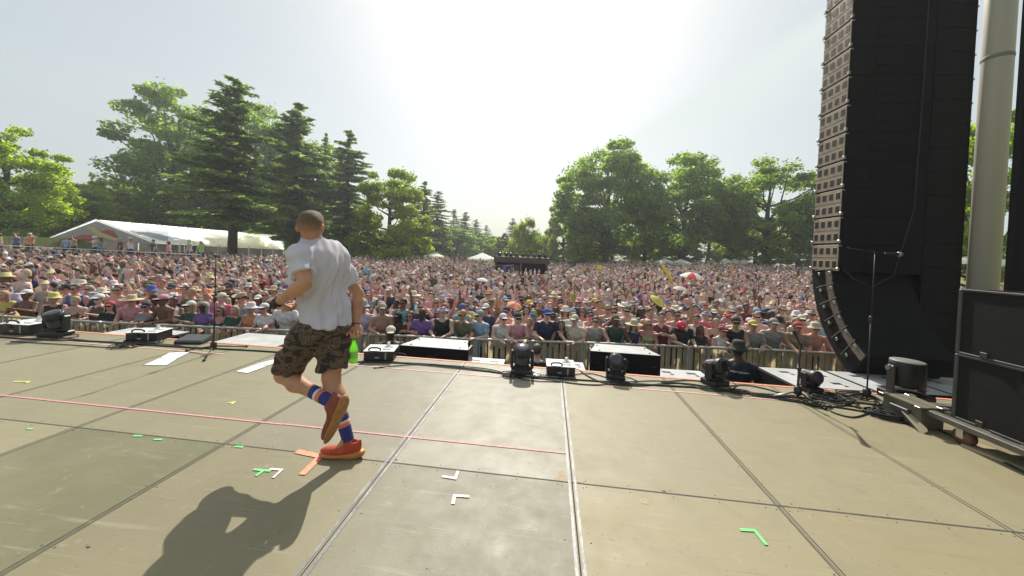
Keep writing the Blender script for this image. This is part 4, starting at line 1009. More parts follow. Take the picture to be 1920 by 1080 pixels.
r = empty('plywood_offcut', (4.62, 3.05, 0), 0, 'small pale plywood piece lying under the speaker dolly', 'plywood piece')
mb = MB(); mb.box((0, 0, .012), (.2, .5, .02), rz=.3); mb.build('board', K['wood'], r)
for k, (z0, lb) in enumerate(((.193, 'lower black speaker cabinet of the stack on the dolly'), (.747, 'upper black speaker cabinet of the stack on the dolly'))):
    r = empty('speaker_cabinet', (5.02, 2.75, z0), 0, lb, 'speaker cabinet', 'black speaker cabinets stacked on the dolly')
    mb = MB(); mb.box((0, 0, .275), (1.0, 1.3, .535), bev=.012); mb.build('cabinet', K['blackwood'], r)
    mb = MB()
    for y in (-.642, .642):
        for x in (-.492, .492): mb.box((x, y, .275), (.032, .032, .547), bev=.006)
    for z in (.008, .542):
        mb.box((-.497, 0, z), (.024, 1.255, .018), bev=.003); mb.box((.497, 0, z), (.024, 1.255, .018), bev=.003); mb.box((0, .647, z), (.955, .02, .018), bev=.003); mb.box((0, -.647, z), (.955, .02, .018), bev=.003)
    mb.build('edge_trim', K['edge'], r)
    for y in (.05,): 
        mb = MB(); mb.box((-.503, y, .30), (.008, .24, .13), bev=.003); mb.tube([(-.508, y-.07, .30), (-.525, y-.06, .30), (-.525, y+.06, .30), (-.508, y+.07, .30)], .008, 8); mb.build('handle', K['black'], r)
    mb = MB(); mb.box((-.51, -.25, .03), (.014, .05, .05), bev=.004); mb.box((-.51, .45, .03), (.014, .05, .05), bev=.004); mb.build_each('catch', K['edge'], r)
r = empty('equipment_case', (5.35, 2.80, 1.300), 0, 'tall black equipment case on top of the speaker cabinets at the right edge', 'equipment case')
mb = MB(); mb.box((.02, 0, .30), (.52, 1.05, .58), bev=.01); mb.build('case', K['blackwood'], r)
mb = MB(); mb.box((-.245, .525, .30), (.02, .02, .60), bev=.003); mb.box((-.245, 0, .598), (.02, 1.03, .02), bev=.003); mb.build('edge_trim', K['edge'], r)

# roof column and side drape
def column():
    b = P(1838, 600, Y=6.0); r = empty('roof_column', (b[0], 6.0, GZ), 0, 'thick pale round column holding the stage roof at the right', 'column')
    mb = MB(); mb.lathe([(.155, 0), (.155, 13)], n=32); mb.build('shaft', mat('pale_column_sleeve', (.62, .60, .50), .55, var=.06, scale=1.5), r, True)
    mb = MB(); mb.box((0, 0, .02), (.6, .6, .04)); mb.build('base_plate', K['dsteel'], r)
    mb = MB()
    for z in (2.55, 6.2): mb.lathe([(.157, z), (.160, z+.01), (.160, z+.05), (.157, z+.06)], n=32)
    mb.build('strap', mat('grey_strap', (.3, .3, .27), .7), r, True)
column()
def drape():
    x0 = P(1893, 300, Y=5.4)[0]+.03
    r = empty('side_drape', (x0, 5.4, 0), 0, 'black side drape hanging behind the pale column at the right edge', 'drape')
    n = 120; V = []; 
    pts = [(0.0+.03*math.sin(i*1.1), -i*.04+.04*math.sin(i*.7)) for i in range(n)]
    m2 = [(pts[i][0]+i*.012, pts[i][1]) for i in range(n)]
    V = [(x, y, 0.0) for x, y in m2]+[(x*.97, y, 12.0) for x, y in m2]; V += [(x+.02, y, z) for x, y, z in V]
    F = [(i, i+1, n+i+1, n+i) for i in range(n-1)]+[(2*n+i, 3*n+i, 3*n+i+1, 2*n+i+1) for i in range(n-1)]+[(n+i, n+i+1, 3*n+i+1, 3*n+i) for i in range(n-1)]+[(0, n, 3*n, 2*n)]
    mb = MB(); mb.add(V, F); mb.build('curtain', K['scrim'], r, True)
drape()

# ------------------------------------------------------------------ hanging line array
def line_array():
    x0, x1 = 5.50, 6.66; yb, yf = 6.0, 6.56; w = x1-x0; xc = (x0+x1)/2
    r = empty('line_array', (xc, yb, 0), 0, 'tall black hanging line array with slotted pale side and curved lower end', 'line array speaker')
    sidem = mat('taupe_side_panel', (.44, .35, .26), .55, var=.15, scale=4)  # taupe panel, lighter than the black cabinet it covers
    H = .435; z = 1.36
    n = 16
    zt = z
    for k in range(n):
        zc = zt+H*(k+.5)
        mb = MB(); mb.box((0, .28, zc), (w, .56, H-.002), bev=.004); c = mb.build('array_cabinet', K['blackwood'], r)
        mb = MB(); xs = -w/2-.004
        mb.box((xs, .28, zc), (.010, .54, H-.03), bev=.002); mb.build('side_panel', sidem, c)
        mb = MB()
        for row in (-1, 1):
            for i in range(4): mb.box((xs-.0055, .075+i*.137, zc+row*.105), (.006, .078, .105), bev=.001)
        mb.box((xs-.0055, .28, zc-.0005), (.004, .54, .006)); mb.build('slot', K['black'], c)
        mb = MB()
        for y in (.0, .56):
            mb.cyl((xs-.012, y, zc+H/2-.03), (xs+.03, y, zc+H/2-.03), .014, n=8); mb.box((xs-.008, y, zc-H/2+.035), (.03, .04, .05), bev=.004)
        mb.build_each('rigging_pin', K['steel'], c)
        mb = MB(); mb.box((-.1, -.004, zc), (.22, .010, .13), bev=.003); mb.build('rear_panel', K['blackwood'], c)
    # the curved lower end
    ang = 0; y, zz = .56, z; hh = .30
    for k in range(6):
        ang += R_(8.5); dy, dz = -math.sin(ang)*hh, -math.cos(ang)*hh
        R = np.array([[1, 0, 0], [0, math.cos(ang), math.sin(ang)], [0, -math.sin(ang), math.cos(ang)]])
        R = np.array([[1, 0, 0], [0, math.cos(-ang), -math.sin(-ang)], [0, math.sin(-ang), math.cos(-ang)]])
        fy, fz = y+dy/2, zz+dz/2; dep = .46
        c_ = np.array([0, fy-math.cos(ang)*dep/2, fz+math.sin(ang)*dep/2])
        mb = MB(); mb.box(c_, (w, dep, hh-.004), R=R, bev=.008); c = mb.build('array_cabinet', K['blackwood'], r)
        mb = MB(); off = R @ np.array([0, -dep*.32, 0]); mb.box(c_+off+np.array([-w/2-.008, 0, 0]), (.014, .12, hh*.9), R=R, bev=.003); mb.build('side_panel', mat('rigging_brown', (.17, .14, .11), .6, var=.4, scale=12) if k == 0 else bpy.data.materials['rigging_brown'], c)
        mb = MB(); off = R @ np.array([0, -dep*.12, hh*.42]); mb.box(c_+off+np.array([-w/2-.012, 0, 0]), (.012, dep*.8, .012), R=R)
        for q_ in (-.38, .1): off = R @ np.array([0, dep*q_, hh*.2]); mb.box(c_+off+np.array([-w/2-.014, 0, 0]), (.02, .04, .05), R=R, bev=.005)
        mb.build_each('rigging_pin', K['steel'], c)
        y += dy; zz += dz
    mb = MB(); mb.box((0, .30, zt+n*H+.06), (w*1.02, .7, .1), bev=.01); mb.build('flying_frame', K['dsteel'], r)
    # cable draped behind it
    mb = MB(); mb.tube([(w*.36, -.03, z+6.5), (w*.36, -.035, z+3), (w*.33, -.05, z+1), (w*.1, -.10, z-.02), (-.2, -.12, z-.22), (-.42, -.08, z-.10), (-.52, .0, z+.05)], .010, 6); mb.build('signal_cable', K['rubber'], r, True)
    return n
line_array()
def second_array():
    x0, x1 = 6.665, 7.20; r = empty('line_array', ((x0+x1)/2, 6.0, 0), 0, 'narrower black speaker column hanging right beside the big line array', 'line array speaker')
    for k in range(24):
        zc = .06+.36*(k+.5); mb = MB(); mb.box((0, .26, zc), (x1-x0, .52, .358), bev=.004); c = mb.build('array_cabinet', K['blackwood'], r)
        mb = MB(); mb.box((x1-x0)*np.array([.5, 0, 0])+np.array([.004, .02, zc+.13]), (.02, .05, .03), bev=.004); mb.build_each('rigging_pin', K['steel'], c)
    mb = MB(); mb.box((0, .26, .02), (.56, .5, .07), bev=.01); mb.build('bottom_frame', K['dsteel'], r)
second_array()
def sub_wall():
    # black cabinets standing behind and under the curved end of the array
    k_ = 0
    for x in (7.62, 8.62):
        for z0 in (GZ, GZ+.75, GZ+1.5):
            r = empty('ground_speaker', (x, 6.95, z0), 0, ('left' if x < 8 else 'right')+' black ground speaker, '+('lowest', 'middle', 'topmost')[k_ % 3]+' of its stack behind the line array', 'ground speaker', 'black ground speakers stacked behind the line array'); k_ += 1
            mb = MB(); mb.box((0, 0, .372), (.97, .8, .742), bev=.012); mb.build('cabinet', K['blackwood'], r)
            mb = MB(); mb.box((0, .402, .37), (.9, .01, .66)); mb.build('grille', K['dsteel'], r)
sub_wall()
# ------------------------------------------------------------------ trees
def cards(C, N, size, rg, asp=1.0, T=None):
    """one small leaf-clump face per centre"""
    n = len(C); N = N/np.linalg.norm(N, axis=1)[:, None]
    if T is None: T = rg.normal(size=(n, 3))
    T = T-N*(T*N).sum(1)[:, None]; T /= np.linalg.norm(T, axis=1)[:, None]+1e-9; B = np.cross(N, T)
    s = size*rg.uniform(.6, 1.3, n)[:, None]; a = T*s*asp*.5; b = B*s*.5
    bend = N*s*rg.uniform(-.15, .25, n)[:, None]
    V = np.stack([C-a, C-b*.9+bend, C+a*1.1, C+b+bend*.6], 1).reshape(-1, 3)
    F = np.arange(4*n).reshape(-1, 4); return V, F
def decid_crown(seed, H, RX, base, ncl, per, size, droop=0, shape=1.0, cr=(.10, .17)):
    """returns crown mesh + trunk builder; H total height, RX crown radius, base crown base height"""
    rg = np.random.default_rng(seed); cz = base+(H-base)*.47; rz_ = (H-base)*.53
    cl = []; 
    while len(cl) < ncl:
        d = rg.normal(size=3); d /= np.linalg.norm(d); t = rg.uniform(.30, 1)**.5
        z = cz+d[2]*rz_*t*.93; u = (z-base)/(H-base)
        wid = RX*(.60+.62*u-.98*u**3.2 if shape == 1 else (1.02-u*.55)) if 0 < u < 1 else 0
        hx = math.hypot(d[0], d[1])+1e-6; rr = t*min(1, hx*1.35)
        p = np.array([d[0]/hx*wid*rr, d[1]/hx*wid*rr, z])
        p += rg.normal(size=3)*RX*.05; cl.append((p, RX*rg.uniform(*cr)*(1.15 if t < .8 else .9)))
    V = []; 
    Cs = []; Ns = []
    for p, r in cl:
        n = int(per*rg.uniform(.6, 1.3)); g = rg.normal(size=(n, 3)); g /= np.linalg.norm(g, axis=1)[:, None]; rad = rg.uniform(.25, 1, n)**.6
        q = p+g*(rad*r)[:, None]*np.array([1.3, 1.3, .66]); q[:, 2] -= droop*rg.uniform(0, 1, n)*r*2
        Cs.append(q); Ns.append(g*.7+rg.normal(size=(n, 3))*.6+np.array([0, 0, .55]))
        # stray sprigs round the clump
        k = n//9; g2 = rg.normal(size=(k, 3)); g2 /= np.linalg.norm(g2, axis=1)[:, None]; Cs.append(p+g2*(r*rg.uniform(.9, 1.3, k))[:, None]); Ns.append(rg.normal(size=(k, 3)))
    V, F = cards(np.concatenate(Cs), np.concatenate(Ns), size, rg)
    me = fast_mesh('leaf_crown', V, F)
    mb = MB(); tr = H*.021+.06
    top = np.array([rg.uniform(-.4, .4), rg.uniform(-.4, .4), H*.80]); mid = np.array([rg.uniform(-.3, .3), rg.uniform(-.3, .3), H*.4])
    mb.tube([(0, 0, -.4), (0, 0, .3), (mid*.4), mid, (mid+top)/2, top], [tr*1.5, tr*1.1, tr*.95, tr*.75, tr*.45, tr*.12], 10)
    for i in rg.choice(len(cl), min(34, len(cl)), replace=False):
        p, r = cl[i]; h0 = max(base*.65, min(p[2]-.5, H*.75)*rg.uniform(.55, .85)); t = h0/(H*.8); s = mid*min(1, t*2) if t < .5 else mid+(top-mid)*(t*2-1); s = np.array([s[0], s[1], h0])
        m = (s+p)/2+np.array([0, 0, -.10*np.linalg.norm(p-s)])+rg.normal(size=3)*.2
        mb.tube([s, m, p], [tr*.38, tr*.20, .03], 6)
    me2 = bpy.data.meshes.new('trunk'); me2.from_pydata(mb.v, [], mb.f); me2.update(); me2.polygons.foreach_set('use_smooth', np.ones(len(me2.polygons), bool)); me2.materials.append(K['bark'])
    return me, me2
def spruce_crown(seed, H, R, base, size=.30, irregular=.35, dens=1.0):
    rg = np.random.default_rng(seed); Cs = []; Ns = []; Ts = []; mb = MB(); tr = H*.016+.05
    mb.tube([(0, 0, -.4), (0, 0, .3), (0.1, 0, H*.5), (0, .05, H*.99)], [tr*1.4, tr, tr*.6, .015], 9)
    z = base
    while z < H-.15:
        u = (z-base)/(H-base); L0 = R*(1-u)**.66*(.80+.4*min(1, u*5+.3)); nb = int(rg.integers(3, 6)) if u < .9 else 3
        for k in range(nb):
            L = max(.16, L0*rg.uniform(1-irregular, 1.12)*(1.0 if rg.random() < .85 else .55)); a = rg.uniform(0, 2*math.pi); d = np.array([math.cos(a), math.sin(a), 0])
            up = .35*(u-.35); p0 = np.array([0, 0, z]); n = max(3, int(L/.28)); pts = []
            for t in np.linspace(.12, 1, n+1): pts.append(p0+d*L*t+np.array([0, 0, L*(up*t-.34*t*t+.22*t**3.5)]))
            if L > .8: mb.tube([p0]+pts[::2], [.05*L/4+.012]+[.03*L/4*(1-i/len(pts[::2]))+.006 for i in range(len(pts[::2]))], 5, caps=False)
            sd_ = np.array([-d[1], d[0], 0])
            for i, p in enumerate(pts):
                w = L*.26*(1-.65*i/n)+.07; m = max(4, int(w*15*dens))
                off = rg.uniform(-1, 1, m); C = p+sd_*(off*w)[:, None]+d*(rg.uniform(-.16, .16, m)-abs(off)*w*.4)[:, None]; C[:, 2] -= abs(off)*w*.30+rg.uniform(0, .20, m)
                Cs.append(C); Ns.append(rg.normal(size=(m, 3))*.5+np.array([0, 0, 1.0])); Ts.append(d+sd_*np.sign(off)[:, None]*.8+np.array([0, 0, -.5])+rg.normal(size=(m, 3))*.3)
        z += (.44+.40*rg.random())*(H/20)**.5*(1.25-.55*u)
    C = np.concatenate(Cs); V, F = cards(C, np.concatenate(Ns), size, rg, 1.9, np.concatenate(Ts)); me = fast_mesh('needle_crown', V, F)
    me2 = bpy.data.meshes.new('trunk'); me2.from_pydata(mb.v, [], mb.f); me2.update(); me2.materials.append(K['bark']); return me, me2
TM = {}
def tmesh(key):
    if key in TM: return TM[key]
    k, seed = key
    if k == 'oak': a = decid_crown(seed, 20, 8.2, 3.0, 120, 250, .36)
    elif k == 'airy': a = decid_crown(seed, 21, 6.6, 3.2, 100, 210, .34, cr=(.12, .20))
    elif k == 'full': a = decid_crown(seed, 15, 6.2, .6, 105, 230, .34, shape=0)
    elif k == 'willow': a = decid_crown(seed, 12, 5.2, 1.0, 70, 220, .32, droop=.9, shape=0)
    elif k == 'spruce': a = spruce_crown(seed, 22, 5.2, 6.4 if seed == 6 else 4.6, .34, .35, 1.1)
    elif k == 'thin': a = spruce_crown(seed, 20, 3.9, 2.2, .32, .45, .8)
    TM[key] = a; return a
def tree(key, X, Y, H, WD, label, leaf, name='deciduous_tree', group=None, rz=None, cat='tree'):
    base = {'oak': (20, 8.2), 'airy': (21, 6.6), 'full': (15, 6.2), 'willow': (12, 5.2), 'spruce': (22, 5.2), 'thin': (20, 3.9)}[key[0]]
    me, me2 = tmesh(key); sz = H/base[0]; sx = WD/(2*base[1])
    r = empty(name, (X, Y, float(G(X, Y))), rnd.uniform(0, 6.28) if rz is None else rz, label, cat, group); r.scale = (sx, sx, sz)
    c = bpy.data.objects.new('crown', me); link(c, r)
    if not me.materials: me.materials.append(K[leaf])
    elif me.materials[0].name != K[leaf].name:
        c.material_slots[0].link = 'OBJECT'; c.material_slots[0].material = K[leaf]
    t = bpy.data.objects.new('trunk', me2); link(t, r)
    return r
def tree_at(key, px, py_top, Y, wpx, label, leaf, name='deciduous_tree', **kw):
    t = P(px, py_top, Y=Y); dist = (t-CO) @ cF; g = float(G(t[0], Y)); return tree(key, t[0], Y, t[2]-g, wpx/CF*dist*1.0, label, leaf, name, **kw)
# left side
tree_at(('oak', 17), 482, 184, 66, 150, 'leafy green tree growing through the right side of the tallest spruce', 'leafA')
tree_at(('oak', 15), 590, 250, 60, 150, 'leafy green tree between the ragged spruce and the runner\'s head', 'leafA')
tree_at(('full', 10), 390, 300, 66, 150, 'leafy green tree low between the airy tree and the tallest spruce', 'leafA')
tree_at(('full', 22), 258, 352, 58, 150, 'sunlit low tree behind the marquee ridge', 'leafC')
tree_at(('full', 4), 185, 335, 50, 170, 'sunlit low tree behind the marquee peak, left of its neighbour', 'leafC')
tree_at(('oak', 1), 20, 245, 34, 210, 'large bright green tree at the left edge behind the scrim fence', 'leafB')
tree_at(('oak', 2), 130, 335, 44, 170, 'low bright green tree left of the marquee gable', 'leafC')
tree_at(('full', 3), 215, 325, 66, 150, 'bright green tree behind the marquee peak', 'leafC')
tree_at(('full', 4), 285, 350, 70, 130, 'lower green tree behind the marquee roof, left of the airy tall tree', 'leafB')
tree_at(('airy', 5), 335, 156, 60, 235, 'tall airy broadleaf tree with open branches, left of the tallest spruce', 'leafA')
tree_at(('spruce', 6), 445, 142, 33, 225, 'tallest dark spruce with pointed top, in front of the marquee', 'needle', 'spruce_tree')
tree_at(('spruce', 7), 558, 190, 40, 200, 'dark spruce with ragged top above the runner', 'needle', 'spruce_tree')
tree_at(('thin', 8), 612, 248, 52, 60, 'small pointed spruce top between the two big spruces right of the runner', 'needle', 'spruce_tree')
tree_at(('spruce', 9), 655, 241, 46, 150, 'dark spruce just left of the bright drooping tree', 'needle', 'spruce_tree')
tree_at(('full', 22), 735, 302, 44, 160, 'bright yellow green broadleaf tree in the middle of the left tree line', 'leafC')
tree_at(('oak', 21), 500, 330, 74, 170, 'green broadleaf tree filling the gap between the two biggest spruces', 'leafA')
tree_at(('full', 22), 600, 340, 58, 120, 'broadleaf tree behind the runner\'s head', 'leafA')
tree_at(('thin', 11), 797, 338, 60, 84, 'narrow spruce right of the bright drooping tree', 'needle', 'spruce_tree')
tree_at(('spruce', 12), 822, 356, 70, 84, 'second narrow spruce right of the bright drooping tree, fuller than its neighbour', 'needle', 'spruce_tree')
for px, py, w, Y, lb in ((852, 392, 60, 88, 'first'), (873, 396, 56, 96, 'second'), (893, 410, 50, 106, 'third'), (912, 422, 46, 116, 'fourth')):
    tree_at(('spruce' if px % 2 else 'thin', 6 if px % 2 else 8), px, py, Y, w, f'{lb} of the four receding spruces left of the rust tree', 'needle', 'spruce_tree', group='receding spruces')
tree_at(('full', 3), 858, 418, 84, 92, 'green bushy tree under the receding spruces', 'leafA')
tree_at(('full', 4), 905, 434, 100, 84, 'distant green bushy tree behind the small white tent', 'leafA')
tree_at(('full', 22), 812, 400, 74, 90, 'leafy green tree at the foot of the narrow spruces', 'leafA')
tree_at(('full', 3), 935, 440, 84, 70, 'small green tree left of the rust brown one', 'leafB')
# middle
tree_at(('full', 10), 944, 434, 84, 36, 'rust brown tree left of the pale willow', 'leafD')
tree_at(('thin', 11), 962, 408, 112, 44, 'far dark conifer behind the pale willow', 'needle', 'spruce_tree')
tree_at(('willow', 13), 985, 404, 62, 84, 'pale green willow behind the mixing stand', 'leafC', 'willow_tree')
tree_at(('willow', 14), 1026, 428, 66, 72, 'smaller pale willow right of the mixing stand', 'leafC', 'willow_tree')
# right side
tree_at(('full', 3), 1062, 362, 72, 92, 'round green tree at the left end of the right tree line', 'leafA')
tree_at(('oak', 15), 1145, 260, 58, 225, 'tallest broadleaf tree of the right tree line', 'leafA')
tree_at(('oak', 16), 1288, 286, 56, 215, 'broad green tree in the middle of the right tree line', 'leafA')
tree_at(('oak', 17), 1448, 298, 52, 220, 'rounded green tree right of the middle one, beside the line array', 'leafA')
tree_at(('oak', 1), 1375, 335, 66, 120, 'green tree in the gap left of the rounded tree by the line array', 'leafA')
tree_at(('oak', 2), 1215, 345, 70, 120, 'green tree in the gap right of the tallest broadleaf tree', 'leafA')
tree_at(('full', 4), 1105, 372, 62, 110, 'leafy tree low in front of the tallest broadleaf tree', 'leafB')
tree_at(('oak', 16), 1560, 320, 50, 160, 'green tree mostly hidden by the line array', 'leafA')
tree_at(('oak', 15), 1690, 300, 44, 200, 'green tree hidden behind the line array, its edge showing', 'leafA')
tree_at(('oak', 2), 1845, 205, 26, 240, 'yellow green tree between the line array and the pale column', 'leafB')
k = 0
for px, py, Y, w, key in ((1150, 420, 80, 120, ('full', 3)), (1240, 418, 82, 120, ('full', 22)), (1330, 412, 78, 120, ('full', 4)), (1420, 408, 76, 120, ('full', 3)), (1500, 405, 70, 120, ('full', 22)), (1570, 400, 66, 120, ('full', 4)),
                          (700, 425, 66, 110, ('full', 22)), (770, 430, 76, 100, ('full', 4)), (560, 415, 66, 110, ('full', 3)), (400, 405, 76, 120, ('full', 4)), (470, 412, 74, 110, ('full', 22)), (60, 380, 60, 150, ('full', 3)), (630, 420, 70, 110, ('full', 4))):
    tx = ['behind the tallest broadleaf tree', 'between the tallest and the middle tree', 'behind the middle broadleaf tree', 'left of the tree by the line array', 'behind the tree by the line array', 'behind the line array',
          'behind the bright drooping tree', 'behind the narrow spruces', 'behind the ragged spruce', 'behind the airy broadleaf tree', 'behind the tallest spruce', 'behind the bright tree at the left edge', 'right of the runner\'s head'][k]
    tree_at(key, px, py, Y, w, 'low sunlit understorey tree '+tx, 'leafB' if k % 2 else 'leafA', group='low trees in the second row'); k += 1
# ------------------------------------------------------------------ crowd barrier
BP = [(-17, 6.6), (-11.4, 6.50), (-9.3, 6.50), (-4.5, 6.98), (-.05, 7.40), (1.9, 7.72), (5.9, 8.22), (8.6, 8.40), (12, 8.5)]
def by(x): return float(np.interp(x, [p[0] for p in BP], [p[1] for p in BP]))
rail_m = mat('barrier_aluminium', (.52, .50, .46), .45, metal=.5, var=.15); slat_m = mat('barrier_panel_tan', (.47, .43, .34), .6, var=.25, scale=4, trans=.5); blue_m = mat('blue_barrier_tape', (.10, .22, .45), .6)
def barrier():
    L = 1.16; r = empty('crowd_barrier', (0, 0, GZ), 0); H = 1.15
    mb = MB(); mb.box((0, 0, H), (L-.01, .07, .05), bev=.015); mb.build('top_rail', rail_m, r); mb = MB(); mb.box((0, .0, .46), (L-.03, .03, .035), bev=.006); mb.build('middle_rail', rail_m, r)
    mb = MB()
    for i in range(9):
        x = -L/2+.065+(L-.13)*i/8; mb.box((x, .01, .60), (.098 if i % 3 else .07, .012, 1.02))
    mb.build('panel', slat_m, r)
    for s in (-1, 1):
        mb = MB(); mb.box((s*(L/2-.025), 0, H/2), (.045, .05, H-.04), bev=.008); mb.build('post', rail_m, r)
    mb = MB(); mb.box((0, .18, .012), (L-.02, 1.16, .02)); mb.build('foot_plate', K['steel'], r)
    mb = MB(); mb.cyl((-.42, -.03, .5), (-.42, -.50, .03), .018, n=8); mb.cyl((.42, -.03, .5), (.42, -.50, .03), .018, n=8); mb.build_each('brace', rail_m, r)
    return r
b0 = barrier(); x = -13.2; k = 0; blist = []
while x < 9.2:
    y = by(x); dx = 1.16; y2 = by(x+dx); a = math.atan2(y2-y, dx); dx = 1.16*math.cos(a)
    blist.append((x+dx/2, (y+by(x+dx))/2, a)); x += dx
for k, (x, y, a) in enumerate(blist):
    o = b0 if k == 0 else copy_tree(b0); o.location = (x, y, GZ); o.rotation_euler = (0, 0, a)
    nth = ['first', 'second', 'third', 'fourth', 'fifth', 'sixth', 'seventh', 'eighth', 'ninth', 'tenth', 'eleventh', 'twelfth', 'thirteenth', 'fourteenth', 'fifteenth', 'sixteenth', 'seventeenth', 'eighteenth', 'nineteenth', 'twentieth', 'twenty-first', 'twenty-second'][min(k, 21)]
    tag(o, f'{nth} metal crowd barrier section counted from the left end of the line', 'barrier', 'crowd barrier sections in front of the crowd')
    if k in (11, 12):
        mb = MB(); mb.box((-.52, -.03, .6), (.04, .012, 1.0)); mb.build('tape_band', blue_m, o)

# ------------------------------------------------------------------ people: front rows
used = set(); NP = 0; lastrow = {}
def crowd_label(top, tcol, skin, hk, hcol, hairk, hairc, gl, pose, where=''):
    g = {'T-shirt': f'{tcol} T-shirt', 'tank top': f'{tcol} tank top', 'bikini top': f'{tcol} bikini top', 'dress': f'{tcol} dress', None: 'bare chest'}[top]
    h = f'{hcol} {hk}' if hk else f'{hairc} {hairk}'
    if hk == 'straw hat': h = 'wide straw hat' if hcol == 'straw' else f'wide {hcol} sun hat'
    return f'{"bare-chested person" if top is None else "person in "+g}, {h}, {"sunglasses, " if gl else ""}{POSETXT[pose]}{where}'
def add_person(x, y, spec=None, front=False, fem=None, pose=None, **kw):
    global NP
    for _ in range(400):
        fem_ = rnd.random() < .5 if fem is None else fem
        po = pose or (rnd.choice(['rail', 'rail', 'railb', 'railb', 'clap']) if front else rnd.choices(['down', 'up1', 'up2', 'shade', 'phone', 'clap'], [7, 1.2, .5, 1.3, 1.2, 2])[0])
        top = kw.get('top', rnd.choices(['T-shirt', 'tank top', 'bikini top', 'dress', None], [4, 4, 2.5, 1, 0] if fem_ else [5, 4, 0, 0, 3])[0])
        tcol = kw.get('tcol') or rnd.choices(list(CLR)[:-1], [8, 4, 2.2, 2, 1.2, 3, 1.4, 1.2, 1, 1.8, 1.2, 1.2, 1.2, 1.2, 4, 1, 1.2, 3.5, 3.5, 4.5, 1.2])[0]
        skin = kw.get('skin') or rnd.choices(list(SKINS), [4, 4, 3, 1.2, .8])[0]
        hk = kw.get('hk', 0)
        if hk == 0: hk = rnd.choices([None, 'cap', 'backwards cap', 'bucket hat', 'straw hat', 'cowboy hat', 'visor'], [9, 3.6, 1, 1.0, .35, .5, .4])[0]
        hcol = kw.get('hcol') or (rnd.choice(['straw', 'straw', 'cream']) if hk == 'straw hat' else rnd.choice(['white', 'white', 'black', 'grey', 'navy', 'red', 'tan', 'cream', 'pink', 'royal blue', 'olive', 'yellow', 'sky blue', 'brown', 'white', 'cream', 'black', 'grey', 'tan', 'navy', 'orange']))
        hairk = rnd.choice(['long hair', 'long hair', 'bun hair']) if fem_ else 'short hair'
        hairc = kw.get('hairc') or (rnd.choices(list(HAIR), [4, 5, 4, 1, 1, .3])[0] if skin in ('pale', 'tanned', 'sunburnt') else 'dark')
        gl = kw.get('gl', rnd.random() < .6)
        lb = crowd_label(top, tcol, skin, hk, hcol, hairk, hairc, gl, po)
        if lb not in used: break
    used.add(lb); NP += 1
    sc = rnd.uniform(.90, .97) if fem_ else rnd.uniform(.97, 1.05)
    rz = rnd.gauss(0, .22)-math.atan2(x-CO[0]+1, y)*.35
    vv = rnd.uniform(.85, 1.12); base = SKINS[skin]; skc = tuple(c*vv for c in base)
    person(x, y, float(G(x, y)), rz, sc, po, fem_, skc, top, tcol, hk, hcol, hairk if True else None, hairc, gl, rnd.choice(['black', 'navy', 'grey', 'tan', 'olive', 'white', 'sky blue']), lb, 'festival crowd standing behind the barrier')
